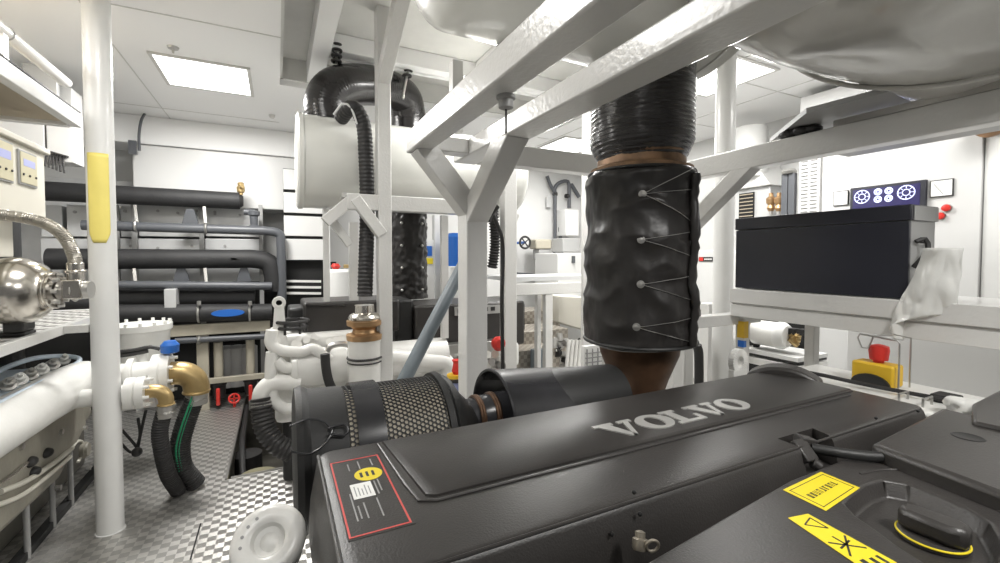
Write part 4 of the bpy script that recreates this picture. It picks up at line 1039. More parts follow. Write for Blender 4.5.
t_, a_, b_ = hpipe((55, 300), (118, 306), RYD-0.02, 0.09, foam, 'short black insulated pipe end between the ball pump and the pole')
t_, a_, b_ = hpipe((118, 314), (272, 312), RYD-0.16, 0.085, foam, 'lowest black insulated pipe carrying a blue sticker')
p = aY(228, 313, RYD-0.25); G = []
b = MB(); b.prism([p+V((0.14*math.cos(k*PI/12), -0.002, 0.035*math.sin(k*PI/12))) for k in range(24)], (0, 0.012, 0)); b.build('blue_sticker', blue, t_)
b = MB()
for xa in (199, 250): b.torus(aY(xa, 313, RYD-0.16), (1, 0, 0), 0.088, 0.010, 28, 8); b.cyl(aY(xa, 305, RYD-0.24), aY(xa, 301, RYD-0.24), 0.018)
b.build('pipe_clamp', steelb, t_)
t_, a_, b_ = hpipe((175, 341), (270, 336), RYD-0.178, 0.028, greypipe, 'thin dark pipe running below the cream crossbar of the rack', 'grey_pipe')
b = MB(); b.torus(aY(199, 340, RYD-0.178), (1, 0, 0), 0.032, 0.012, 20, 8); b.build('pipe_clamp', steelb, t_)
b = MB(); pw = aY(170, 300, RYD-0.19); b.box((pw.x-0.04, RYD-0.22, aY(170, 309, RYD-0.2).z), (pw.x+0.05, RYD-0.05, aY(170, 289, RYD-0.2).z)); tag(b.build('pipe_saddle', plateg, bevel=0.004), 'pale grey saddle plate between the lower black pipes', 'plate')
HG = None
for k, (xa, ya, yb) in enumerate(((137, 205, 222), (206, 205, 227), (136, 268, 285), (207, 268, 286))):
    p_, q_ = aY(xa-2, ya, RYD-0.03), aY(xa, yb, RYD-0.06)
    tag(MB().bar(p_, q_, 0.025, 0.012, up=(0, 1, 0)).build('pipe_hanger', steelb), ('upper left', 'upper right', 'lower left', 'lower right')[k]+' strap hanger holding a slim grey pipe on the rack', 'hanger', 'strap hangers on the rack')
for k, (xa, ya, lb) in enumerate(((190, 218, 'dark block hanging under the topmost black pipe'), (181, 276, 'dark wedge bracket under the mid-height black pipe, left one'), (244, 276, 'dark wedge bracket under the mid-height black pipe, right one'))):
    p = aY(xa, ya, RYD-0.02); b = MB(); b.prism([p+V((-0.03, 0, 0.09)), p+V((0.03, 0, 0.09)), p+V((0.07, 0, -0.06)), p+V((-0.07, 0, -0.06))], (0, 0.05, 0)); tag(b.build('pipe_bracket', greypipe, bevel=0.003), lb, 'bracket')
p = aY(254, 222, RYD-0.02); b = MB(); b.lathe(p+V((0, 0, -0.06)), (0, 0, 1), [(0, 0.05), (0.02, 0.05), (0.03, 0.035), (0.12, 0.04), (0.13, 0.055), (0.17, 0.055), (0.18, 0.02)], 20); b.cyl(p+V((0, 0, 0.10)), p+V((-0.09, 0, 0.10)), 0.03); tag(b.build('relief_valve', greypipe), 'grey relief valve standing on the slim pipe near the right end of the rack', 'valve')
# floor drain stubs with red handles
for k, (xa, lb) in enumerate(((219, 'cream drain pipe with red valve handle nearest the rack leg'), (251, 'cream drain pipe with red valve handle nearest the white engine elbow'))):
    if k == 0:
        base = aY(xa, 388, RYD-0.10); dv = thing('drain_pipe', lb, 'pipe', (base.x, base.y, 0.0), 'drain pipes with red handles')
        MB().cyl((base.x, base.y, 0.22), (base.x, base.y, aY(xa, 342, RYD-0.1).z), 0.040).build('pipe_stub', rackc, dv)
        b = MB(); b.lathe((base.x, base.y, 0.10), (0, 0, 1), [(0, 0.04), (0.0, 0.055), (0.12, 0.06), (0.13, 0.07), (0.16, 0.07), (0.16, 0.03)], 20); b.build('valve_body', rubber, dv)
        b = MB(); b.box((base.x-0.017, base.y-0.10, 0.04), (base.x+0.017, base.y-0.07, 0.21)); b.build('red_handle', red, dv, bevel=0.01)
    else:
        p = aY(xa, 388, RYD-0.10); copy_thing(dv, (p.x, p.y, 0.0), lb)
p = aY(234, 388, RYD-0.18)
b = MB(); b.torus((p.x, p.y, 0.09), (0.2, -1, 0.6), 0.045, 0.010, 20, 8); b.bar((p.x-0.045, p.y, 0.09), (p.x+0.045, p.y, 0.09), 0.012, 0.012); b.bar((p.x, p.y, 0.05), (p.x, p.y, 0.13), 0.012, 0.012); b.cyl((p.x, p.y+0.02, 0.001), (p.x, p.y+0.02, 0.09), 0.012)
tag(b.build('red_handwheel', red), 'small red handwheel on the floor between the two drain pipes', 'handwheel')
b = MB(); 
for k in range(3): b.lathe((aY(226+k*11, 355, RYD+0.1).x, RYD+0.1, 0.15), (0, 0, 1), [(0, 0.07), (0, 0.09), (0.4, 0.09), (0.42, 0.06)], 20)
tag(b.build('strainer_pot', boxg), 'row of grey strainer pots in the dark space under the rack', 'strainer')

# white cabinet above the rack
WC = thing('wall_cabinet', 'long white cabinet mounted above the black pipes at the back left', 'cabinet', (-0.8, 5.7, 1.95))
p_, q_ = aY(132, 150, 5.5), aY(300, 150, 5.5)
B((p_.x, 5.5, 2.02), (q_.x+0.1, 5.98, 2.60)).build('cabinet_body', wallm, WC, bevel=0.01)
B((-2.3, 5.85, 0.75), (p_.x-0.01, 5.98, 2.28)).build('side_panel', plateg, WC, bevel=0.004)
p = aY(139, 135, 5.4); b = MB(); b.tube([p+V((0, 0, -0.15)), p, p+V((0.02, 0, 0.14)), p+V((0.03, 0.1, 0.24))], 0.012, 10); b.box((p.x-0.08, 5.38, p.z-0.19), (p.x-0.02, 5.42, p.z-0.06)); tag(b.build('wall_cable', greypipe), 'grey cable rising from the left top corner of the white wall cabinet', 'cable')

# slatted white shelving between rack and engine two
SV = thing('white_shelving', 'white shelving with thin dark gaps between its boards at the back', 'shelving', (0.35, 5.5, 0.0))
yv = 5.35
p_, q_ = aY(283, 168, yv), aY(322, 168, yv)
for ya, yb in ((170, 190), (193, 213), (216, 236), (239, 260)):
    z1_, z0_ = aY(300, ya, yv).z, aY(300, yb, yv).z; B((p_.x, yv, z0_), (q_.x, yv+0.4, z1_)).build('shelf_drawer', wallm, SV, bevel=0.004)
B((p_.x, yv+0.03, aY(300, 262, yv).z), (q_.x, yv+0.40, aY(300, 169, yv).z)).build('shelf_carcass', dark, SV)
b = MB()
for ya in (281, 287, 293): b.bar(aY(283, ya, yv), aY(321, ya+0.4, yv), 0.03, 0.025)
b.build('lower_rods', white, SV)
B((p_.x, yv+0.1, 0.0), (q_.x+0.15, yv+0.14, aY(300, 262, yv).z)).build('lower_back', dark, SV)
B((q_.x+0.0, yv-0.05, 0.0), (q_.x+0.07, yv, aY(322, 200, yv).z)).build('shelf_post', white, SV)
# small white canister with red top
t_ = thing('white_canister', 'small white canister with a red and brass top behind the second engine', 'canister', aY(340, 297, 5.0))
p = aY(340, 300, 5.0)
MB().lathe((p.x, p.y, p.z), (0, 0, 1), [(-p.z, 0.13), (0.30, 0.13), (0.33, 0.10), (0.33, 0.05)], 28).build('canister_body', white, t_)
MB().lathe((p.x-0.04, p.y, p.z+0.33), (0, 0, 1), [(0, 0.03), (0.03, 0.05), (0.06, 0.03)], 14).build('red_cap', red, t_)
MB().cyl((p.x+0.04, p.y, p.z+0.36), (p.x+0.12, p.y, p.z+0.36), 0.02).build('brass_nozzle', brass, t_)

# ================================================================== SECOND ENGINE BEHIND, WITH ITS FRAME AND EXHAUST
F2 = thing('engine_gantry', 'white steel frame with braces standing round the second engine at the back', 'frame', (0.64, 3.0, 0.0))
Y2 = 3.0
pzr = aY(400, 212, Y2).z; pzt = aY(400, 197, Y2).z
B((0.595, Y2-0.05, 0.0), (0.68, Y2+0.05, CEIL+0.22)).build('post', frame, F2, bevel=0.005)
B((0.40, Y2-0.045, pzr), (1.30, Y2+0.045, pzt)).build('rail', frame, F2, bevel=0.005)
a_, b_ = aY(352, 199, Y2), aY(325, 222, Y2)
MB().bar((0.43, Y2, pzt-0.04), (b_.x, Y2, b_.z), 0.07, 0.07, up=(0, 1, 0)).build('brace', frame, F2, bevel=0.004)
MB().bar((0.45, Y2-0.022, pzt-0.03), (0.62, Y2-0.022, aY(380, 235, Y2).z), 0.07, 0.07, up=(0, 1, 0)).build('brace', frame, F2, bevel=0.004)
MB().bar(aY(330, 218, Y2+0.05), aY(350, 245, Y2+0.05), 0.05, 0.05, up=(0, 1, 0)).build('brace', frame, F2, bevel=0.004)
zc2 = aY(330, 301, 3.36).z
for x0_, x1_, yt_ in ((323, 329, 208), (349, 358, 222)):
    p, q = aY(x0_, yt_, 3.38), aY(x1_, yt_, 3.38); B((p.x, 3.38, zc2-0.01), (q.x, 3.43, p.z)).build('post', frame, F2, bevel=0.004)
MB().bar((0.637, Y2-0.02, 2.66), (0.637, 2.2, CEIL+0.20), 0.08, 0.09).build('brace', frame, F2, bevel=0.004)
# right upright of the rear frame
p_, q_ = aY(505, 300, Y2), aY(517, 300, Y2)
B((p_.x, Y2+0.0, 0.0), (q_.x, Y2+0.09, 2.5)).build('post', frame, F2, bevel=0.005)
MB().bar(aY(502, 238, Y2+0.1), aY(516, 214, Y2+0.1), 0.06, 0.05, up=(0, 1, 0)).build('brace', frame, F2)
p_, q_ = aY(449, 300, Y2), aY(455, 300, Y2)
B((aY(446, 300, Y2+.1).x-0.03, Y2+0.1, 0.9), (aY(446, 300, Y2+.1).x+0.02, Y2+0.14, pzr)).build('post', frame, F2)

S2 = thing('rear_silencer', 'large cream-white horizontal silencer drum on the rear frame', 'silencer', (0.9, 3.4, 1.93))
sy, sz, sr = 3.46, 2.175, 0.325
MB().lathe((0.13, sy, sz), (1, 0, 0), [(0, 0.0001), (0, sr-0.01), (0.01, sr+0.008), (0.035, sr+0.008), (0.045, sr), (1.66, sr)]+[(1.66+0.13*math.sin(a), sr*math.cos(a)) for a in [math.radians(10*k) for k in range(1, 9)]]+[(1.79, 0.0001)], 64).build('drum', tankm, S2)
b = MB(); 
for xx in (0.44, 0.52): b.prism([V((xx, sy-0.22, 1.93)), V((xx, sy-0.30, 2.10)), V((xx, sy-0.26, 2.10)), V((xx, sy-0.10, 1.93))], (0.015, 0, 0))
b.box((0.40, sy-0.30, pzt), (0.60, sy-0.05, pzt+0.03)); b.build('saddle', frame, S2)

A2 = thing('wrapped_elbow', 'black wrapped exhaust bend arching over the rear silencer', 'pipe', (0.5, 3.5, 2.5))
ap = [V((0.25, sy, 2.50)), V((0.25, sy, 2.68)), V((0.30, sy+0.01, 2.80)), V((0.42, sy+0.05, 2.86)), V((0.66, sy+0.14, 2.86)), V((0.90, sy+0.24, 2.82)), V((1.02, sy+0.32, 2.70)), V((1.06, sy+0.36, 2.5)), V((1.06, sy+0.38, 1.9))]
ap = [aY(328, 122, sy), aY(326, 104, sy), aY(334, 90, sy), aY(352, 85, sy+0.05), aY(380, 87, sy+0.2), aY(402, 96, sy+0.35), aY(408, 112, sy+0.42), aY(409, 135, sy+0.44), aY(409, 215, sy+0.44)]
MB().tube(ap, 0.148, 36, 0.006, rib=0.0006, pitch=0.022).build('wrapped_bend', wrap2, A2)
for k, (pa, pbb) in enumerate((((337, 50), (335, 84)), ((409, 66), (403, 96)))):
    lb = ('left', 'right')[k]
    t_ = thing('spring_hanger', lb+' small spring hanger holding the black wrapped bend', 'hanger', aY(*pa, sy+0.02), 'spring hangers above the black bend')
    p_, q_ = aY(*pa, sy+0.0+0.12*k), aY(*pbb, sy-0.10+0.12*k)
    top_ = V((p_.x, p_.y, CEIL+0.2))
    b = MB(); b.tube([top_, p_, q_], 0.010, 8, smooth=False); b.build('rod', steelb, t_)
    b = MB(); m_ = p_.lerp(q_, 0.05)
    for j in range(5): b.torus(p_.lerp(q_, -0.30+0.16*j), (0, 0, 1), 0.028, 0.011, 16, 8)
    b.build('spring', rubber, t_)
    b = MB(); b.torus(q_, (1, 0, 0), 0.02, 0.008, 14, 8); b.build('eye', steelb, t_)
J2 = thing('rear_insulation_jacket', 'crinkled black insulation jacket on the rear exhaust riser', 'jacket', aY(409, 300, 3.86))
jc = aY(409, 260, 3.86); G = []
zt_, zb_ = aY(409, 212, 3.86).z, aY(409, 298, 3.86).z
for i in range(61):
    z = zb_+(zt_-zb_)*i/60; row = []
    for j in range(64):
        a = 2*PI*j/64; r_ = 0.155+0.014*nz((math.cos(a)*3, math.sin(a)*3, z*14), 1.6)+0.008*nz((math.cos(a)*6, math.sin(a)*6, z*25), 1.5)
        row.append(V((jc.x+r_*math.cos(a), jc.y+r_*math.sin(a), z)))
    G.append(row)
b = MB().grid(G, closeu=True); b.b.verts.ensure_lookup_table(); b.b.faces.new(b.b.verts[:64]); b.b.faces.new(b.b.verts[-64:]); b.build('jacket_body', jacketm, J2, ang=80)
b = MB(); b.torus((jc.x, jc.y, zt_+0.01), (0, 0, 1), 0.145, 0.012, 40, 8); b.build('rusty_ring', tan, J2)
b = MB()
for k in range(4):
    for a in (-2.2, -1.1): b.ball((jc.x+0.165*math.cos(a), jc.y+0.165*math.sin(a), zb_+0.08+k*(zt_-zb_)*0.25), 0.013, n=10)
b.build('lacing_stud', steelb, J2)
# corrugated hose
CHP = [aY(343, 114, 3.12), aY(350, 108, 3.10), aY(358, 112, 3.09), aY(364, 128, 3.09), aY(366, 160, 3.09), aY(367, 190, 3.09), aY(367, 225, 3.10), aY(366, 260, 3.04), aY(365, 296, 3.00)]
CHP[0].y += 0.1
t_ = hose('corrugated_hose', CHP, 0.048, 'black corrugated hose looping over the silencer and down to the brass fitting', rib=0.002, m_=rubber, pitch=0.026)
b = MB(); b.tube([p_+V((-0.05, -0.035, 0.01)) for p_ in CHP[:4]], 0.007, 8); b.build('white_edge', white, t_)

E2 = thing('rear_engine', 'white engine with black top covers standing behind the front engine', 'engine', (0.8, 3.6, 0.0))
def bb(pxl, pxr, pyt, pyb, Yd, dep, name, m_, par=E2, bev=0.01):
    p_, q_ = aY(pxl, pyt, Yd), aY(pxr, pyb, Yd); 
    return B((p_.x, Yd, q_.z), (q_.x, Yd+dep, (p_.z+aY(pxr, pyt, Yd).z)/2)).build(name, m_, par, bevel=bev)
bb(274, 500, 362, 392, 3.22, 0.8, 'engine_block', engw, bev=0.04)
bb(282, 500, 392, 470, 3.26, 0.7, 'shaded_lower_block', blackd, bev=0.04)  # lower part of the white block, blackened for the darkness of the pit
bb(268, 372, 333, 362, 3.28, 0.5, 'cylinder_head', engw, bev=0.03)
bb(395, 520, 348, 366, 3.28, 0.5, 'cylinder_head', engw, bev=0.03)
bb(303, 400, 301, 331, 3.35, 0.45, 'top_cover', black, bev=0.02)
bb(288, 306, 308, 328, 3.40, 0.3, 'side_cover', blackd, bev=0.02)
b = MB()
zc_ = aY(320, 303, 3.35).z
b.tube([aY(306, 304, 3.34), aY(345, 304, 3.34)], 0.012, 8, smooth=False)
for xx in (312, 322, 333, 343): b.bar(aY(xx, 304, 3.34), aY(xx+2, 303, 3.6), 0.01, 0.012)
b.build('cover_rib', black, E2)
bb(415, 525, 303, 344, 3.35, 0.5, 'long_cover', black, bev=0.02)
bb(395, 414, 300, 365, 3.40, 0.4, 'turbo_cover', blackd, bev=0.02)
q_ = bb(455, 500, 306, 313, 3.33, 0.02, 'cover_badge', silver, bev=0)
b = MB()
for xx in (458, 464, 471, 478, 484, 491): b.box((aY(xx, 310, 3.325).x, 3.324, aY(480, 311.5, 3.325).z), (aY(xx+4, 310, 3.325).x, 3.3295, aY(480, 307.5, 3.325).z))
b.build('badge_print', ink, E2)
# ribbed manifold
b = MB()
p_, q_ = aY(430, 347, 3.2), aY(500, 352, 3.2); b.box((p_.x, 3.2, q_.z), (q_.x, 3.3, p_.z))
for k in range(14): xx = p_.x+0.02+k*(q_.x-p_.x-0.04)/13; b.box((xx, 3.17, q_.z-0.05), (xx+0.015, 3.3, q_.z))
b.build('ribbed_manifold', steelb, E2, bevel=0.003)
b = MB(); b.torus(aY(292, 321, 3.30), (0, 0, 1), 0.10, 0.012, 28, 8); b.torus(aY(292, 327, 3.30), (0, 0, 1), 0.09, 0.012, 28, 8)
for k in range(6): a_ = k*PI/3; c_ = aY(292, 324, 3.30); b.cyl(c_+V((0.09*math.cos(a_), 0.09*math.sin(a_), -0.06)), c_+V((0.09*math.cos(a_), 0.09*math.sin(a_), 0.03)), 0.008, n=8)
b.build('filler_basket', rubber, E2)
# horizontal heat exchanger
hx0_, hx1_ = aY(290, 369, 3.16), aY(352, 369, 3.16)
b = MB(); b.lathe(hx0_, (1, 0, 0), [(0, 0.05), (0.0, 0.105), (0.01, 0.12), (0.04, 0.125), (0.045, 0.120), (1.05, 0.120), (1.06, 0.05)], 40)
b.torus(hx0_+V((0.2, 0, 0)), (1, 0, 0), 0.121, 0.004, 40, 8); b.torus(hx0_+V((0.34, 0, 0)), (1, 0, 0), 0.121, 0.004, 40, 8); b.build('heat_exchanger', engw, E2)
def pipe(name, pts, r_, m_=engw, Yd=3.08, rib=0, par=E2, **kw):
    return MB().tube([aY(x_, y_, Yd) for x_, y_ in pts], r_, 20, 0.01, rib=rib, **kw).build(name, m_, par)
pipe('coolant_elbow', [(300, 383), (283, 382), (270, 384), (262, 392), (261, 402)], 0.050)
pipe('coolant_elbow', [(272, 352), (271, 365), (271, 385), (274, 400), (284, 408), (292, 408)], 0.035)
pipe('water_pipe', [(272, 330), (271, 343), (280, 350), (300, 352), (312, 349), (322, 354), (330, 360)], 0.035)
pipe('water_pipe', [(296, 368), (284, 367), (276, 360)], 0.035)
pipe('water_pipe', [(350, 345), (340, 344), (330, 347), (325, 356)], 0.020, steelb)
pipe('water_pipe', [(372, 357), (405, 358), (430, 360), (445, 362), (450, 372), (448, 384)], 0.06, engw)
pipe('rubber_link', [(325, 354), (326, 368), (329, 382), (334, 392)], 0.028, rubber, 2.95)
for xx in (283, 292, 301, 311): pass
# lifting eye of the rear engine
b = MB(); le = aY(279, 303, 3.25)
for k in range(24):
    a0, a1 = 2*PI*k/24, 2*PI*(k+1)/24
    b.prism([V((le.x+R_*math.cos(a), le.y, le.z+R_*math.sin(a))) for R_, a in ((0.042, a0), (0.042, a1), (0.018, a1), (0.018, a0))], (0, 0.03, 0))
b.prism([le+V((-0.028, 0, -0.03)), le+V((0.028, 0, -0.03)), le+V((0.05, 0, -0.30)), le+V((-0.05, 0, -0.30))], (0, 0.03, 0)); b.build('lifting_eye', engw, E2, bevel=0.003)
# head bolts and castings for texture
b = MB(); random.seed(5)
for k in range(26):
    px_, py_ = random.uniform(272, 345), random.uniform(336, 352); b.cyl(aY(px_, py_, 3.27), aY(px_, py_, 3.20), random.uniform(0.015, 0.03), n=12)
for k in range(16):
    px_, py_ = random.uniform(415, 500), random.uniform(354, 372); b.cyl(aY(px_, py_, 3.20), aY(px_, py_, 3.12), random.uniform(0.015, 0.03), n=12)
b.build('casting_boss', engw, E2)
b = MB()
for xx in (272, 350, 362, 374): b.box((aY(xx, 356, 3.15).x, 3.15, aY(xx, 357, 3.15).z), (aY(xx+34, 356, 3.15).x, 3.2, aY(xx, 353, 3.15).z))
b.build('dark_gasket', rubber, E2)
# thermostat tower with brass flanges under the corrugated hose
tc0 = aY(365, 388, 3.00); zA, zB_, zC, zD = tc0.z, aY(365, 339, 3.00).z, aY(365, 317, 3.00).z, aY(365, 298, 3.00).z
TX = tc0.x
MB().lathe((TX, 3.00, zA-0.1), (0, 0, 1), [(0, 0.05), (0, 0.105), (zB_-zA-0.02+0.1, 0.105), (zB_-zA+0.1, 0.11), (zB_-zA+0.11, 0.06)], 40).build('thermostat_tower', engw, E2)
b = MB(); b.torus((TX, 3.00, aY(365, 357, 3.00).z), (0, 0, 1), 0.107, 0.008, 36, 8); b.torus((TX, 3.00, aY(365, 361, 3.00).z), (0, 0, 1), 0.107, 0.005, 36, 8); b.build('band_clamp', rubber, E2)
MB().lathe((TX, 3.00, zB_), (0, 0, 1), [(0, 0.06), (0, 0.112), (0.035, 0.115), (0.045, 0.08), (0.07, 0.07), (0.085, 0.085), (0.095, 0.11), (0.125, 0.112), (0.13, 0.06)], 36).build('brass_flange', copper, E2)
MB().lathe((TX, 3.00, zB_+0.125), (0, 0, 1), [(0, 0.06), (0, 0.10), (0.02, 0.105), (0.04, 0.09), (0.05, 0.065), (0.10, 0.062), (0.10, 0.05)], 36).build('steel_collar', steel, E2)

# bilge hose and oily drum in the open floor beside engine two
hp_ = [aY(261, 398, 3.08), aY(262, 412, 3.06), aY(266, 430, 3.03), aY(278, 445, 3.0), aY(292, 452, 3.0)]
t_ = hose('bent_hose', hp_, 0.060, 'fat black ribbed hose curving from the white elbow into the open bilge', rib=0.004, pitch=0.025)
MB().lathe(hp_[0]-V((0, 0, 0.06)), (0, 0, 1), [(0, 0.055), (0, 0.065), (0.05, 0.065), (0.05, 0.055)], 28).build('hose_clamp', steelb, t_)
# rusty drum in the pit
tag(MB().lathe((aY(258, 460, 3.7).x, 3.7, -0.68), (0, 0, 1), [(0, 0.10), (0, 0.15), (0.55, 0.15), (0.57, 0.13), (0.57, 0.02)], 32).build('oily_drum', olive), 'olive oily drum down in the open bilge beside the floor plates', 'drum')
tag(MB().lathe((aY(247, 436, 4.2).x, 4.2, -0.68), (0, 0, 1), [(0, 0.05), (0, 0.11), (0.55, 0.11), (0.56, 0.02)], 28).build('bilge_pipe', rubber), 'black upright cylinder in the open bilge behind the olive drum', 'cylinder')
b = MB(); b.tube([V((-0.30, 5.2, -0.03)), V((-0.29, 4.6, -0.05)), V((-0.28, 4.2, -0.04)), V((-0.26, 3.9, -0.10)), V((-0.24, 3.65, -0.2)), V((-0.28, 3.5, -0.3))], 0.022, 12)
tag(b.build('edge_cable', rubber), 'black cable running along the edge of the open bilge', 'cable')

# grey plastic tube leaning behind the front post
tag(MB().tube([aY(468, 256, 2.25), aY(398, 392, 2.1)], 0.034, 28, smooth=False).build('leaning_tube', greypole), 'dark grey plastic tube leaning diagonally behind the white front post', 'tube')

# ---------------- fuel filter items right of the post
t_ = thing('fuel_filter', 'small filter with black and yellow cap and blue bowl left of the front post', 'filter', aY(454, 392, 2.6))
p = aY(455, 390, 2.6)
MB().lathe((p.x, p.y, p.z-0.1), (0, 0, 1), [(0, 0.02), (0.01, 0.045), (0.16, 0.05), (0.16, 0.03)], 24).build('blue_bowl', mat('violet_bowl', (0.25, 0.27, 0.45), 0.3), t_)
MB().lathe((p.x, p.y, p.z+0.06), (0, 0, 1), [(0, 0.03), (0, 0.062), (0.018, 0.062), (0.02, 0.05)], 24).build('black_cap', rubber, t_)
MB().lathe((p.x, p.y, p.z+0.08), (0, 0, 1), [(0, 0.03), (0, 0.05), (0.02, 0.05), (0.02, 0.03)], 24).build('yellow_ring', yellowb, t_)
MB().lathe((p.x+0.01, p.y, p.z+0.10), (0, 0, 1), [(0, 0.02), (0.02, 0.03), (0.07, 0.02), (0.09, 0.03)], 14).build('red_valve', red, t_)
t_ = thing('red_knob_valve', 'machine with a bright red knob just right of the white front post', 'valve', aY(495, 375, 2.7))
p = aY(497, 343, 2.7)
MB().lathe(p, (0, -1, 0), [(-0.03, 0.02), (0, 0.045), (0.03, 0.05), (0.045, 0.03)], 20).build('red_knob', red, t_)
b = MB()
for k in range(9): b.cyl(aY(490+random.uniform(0, 12), 352+k*4, 2.75), aY(490+random.uniform(0, 12), 354+k*4, 2.68), random.uniform(0.015, 0.04), n=14)
b.cyl(aY(496, 352, 2.75), aY(496, 400, 2.75), 0.035); b.build('valve_stack', steelb, t_)
b = MB(); cl = [aY(492, 212, 2.55), aY(497, 224, 2.6), aY(502, 238, 2.6), aY(503, 262, 2.62), aY(502, 300, 2.6), aY(503, 386, 2.6)]
tag(b.tube(cl, 0.013, 12, 0.03).build('drop_cable', rubber), 'black cable dropping between the front post and the white post behind it', 'cable')
b = MB(); cl = [aY(497, 206, 2.2), aY(489, 216, 2.2), aY(488, 222, 2.2)]
tag(b.tube(cl, 0.018, 12, 0.02).build('short_cable', rubber), 'short dark cable stub at the upper right of the front post', 'cable')
t_ = thing('coil_spring_hose', 'black and white coiled hose hanging beside the front post', 'hose', aY(494, 262, 3.4))
MB().tube([aY(493, 208, 3.03), aY(494, 222, 3.04), aY(495, 240, 3.05), aY(494, 256, 3.05), aY(492, 268, 3.05)], 0.036, 16, 0.003, rib=0.006, pitch=0.022).build('coil', rubber, t_)

# blue canister and label board behind
t_ = thing('blue_drum', 'deep blue drum on a white stand left of the front post', 'drum', (aY(458, 266, 4.6).x, 4.6, 0.0))
MB().lathe(aY(458, 266, 4.6), (0, 0, 1), [(0, 0.05), (0.0, 0.12), (0.32, 0.13), (0.36, 0.10), (0.36, 0.05)], 32).build('drum_body', blue, t_)
q_ = aY(458, 266, 4.6); B((q_.x-0.15, 4.45, 0.0), (q_.x+0.15, 4.75, q_.z)).build('drum_stand', white, t_, bevel=0.01)
( 0)
t_ = thing('label_board', 'white board with blue and yellow stickers beside the rear jacket', 'sign', aY(430, 297, 4.8))
p_, q_ = aY(424, 240, 4.8), aY(434, 297, 4.8); B((p_.x, 4.8, 0.0), (q_.x, 4.84, p_.z)).build('board', wallm, t_)
p_, q_ = aY(426, 246, 4.79), aY(432, 256, 4.79); B((p_.x, 4.79, q_.z), (q_.x, 4.798, p_.z)).build('blue_label', blue, t_)
p_, q_ = aY(426, 258, 4.79), aY(433, 264, 4.79); B((p_.x, 4.79, q_.z), (q_.x, 4.798, p_.z)).build('yellow_label', stick, t_)
tag(MB().box(V((aY(435, 297, 4.9).x, 4.9, 0.0)), V((aY(448, 215, 4.9).x, 5.0, aY(448, 215, 4.9).z))).build('grey_cupboard', plateg, bevel=0.004), 'narrow grey cupboard between the label board and the blue drum', 'cupboard')

# ================================================================== CENTRE BACKGROUND
# back wall plumbing
pg = thing('wall_pipes', 'dark grey pipework forking down the back wall beside the wheel valve', 'pipework', aY(556, 290, 5.9))
YW = 5.9
b = MB()
for pts in ([(555, 262), (555, 200), (555, 188), (559, 183), (566, 181), (569, 185), (569, 208)], [(547, 176), (550, 184), (555, 193)], [(562, 260), (560, 228), (563, 222), (571, 216)]):
    b.tube([aY(x_, y_, YW) for x_, y_ in pts], 0.029, 12, 0.03)
b.tube([aY(555, 262, YW), aY(557, 290, YW)], 0.02, 12, smooth=False)
b.tube([aY(571, 184, YW), aY(579, 197, YW)], 0.032, 12, smooth=False); b.build('pipe_run', greypipe, pg)
for x_, y_ in ((555, 194), (567, 196), (559, 252)): MB().cyl(aY(x_-1.5, y_, YW), aY(x_+1.5, y_, YW), 0.035, n=14).build('coupling', rubber, pg)
t_ = tag(MB().box((aY(547, 197, 5.93).x, 5.93, aY(547, 207, 5.93).z), (aY(551, 197, 5.93).x, 5.97, aY(547, 197, 5.93).z)).build('wall_tag', plateg), 'small pale grey tag on the back wall left of the forked pipes', 'tag')
wv = thing('wheel_valve', 'black spoked handwheel on the white back wall', 'handwheel', aY(525, 248, 5.6))
c_ = aY(525, 242.5, 5.7); b = MB(); b.torus(c_, (0, 1, 0), 0.085, 0.016, 32, 10)
for k in range(2):
    a_ = k*PI/2+0.7; b.bar(c_-V((0.078*math.cos(a_), 0, 0.078*math.sin(a_))), c_+V((0.078*math.cos(a_), 0, 0.078*math.sin(a_))), 0.014, 0.014, up=(0, 1, 0))
b.build('wheel', ink, wv); MB().cyl(c_, c_+V((0, 0.29, 0)), 0.02).build('spindle', blue, wv)
mv = thing('motor_actuator', 'beige motor valve assembly mounted on the back wall right of the handwheel', 'actuator', aY(545, 275, 5.6))
p_, q_ = aY(536, 239, 5.6), aY(552, 249, 5.6); B((p_.x, 5.6, q_.z), (q_.x, 5.8, p_.z)).build('actuator_cover', rackc, mv, bevel=0.02)
p_, q_ = aY(539, 249, 5.62), aY(551, 259, 5.62); B((p_.x, 5.62, q_.z), (q_.x, 5.8, p_.z)).build('actuator_base', boxg, mv, bevel=0.01)
b = MB()
for pts in ([(540, 259), (537, 265), (540, 275)], [(545, 259), (548, 270), (552, 276), (556, 274)], [(543, 260), (542, 268), (545, 275)]): b.tube([aY(x_, y_, 5.65) for x_, y_ in pts], 0.012, 8)
b.cyl(aY(538, 273, 5.65), aY(548, 274, 5.65), 0.045, n=14); b.build('valve_links', steelb, mv)
b = MB(); b.bar(aY(517, 274, 5.8), aY(548, 276, 5.8), 0.05, 0.05); tag(b.build('wall_rail', greypipe), 'dark horizontal rail on the back wall under the handwheel', 'rail')
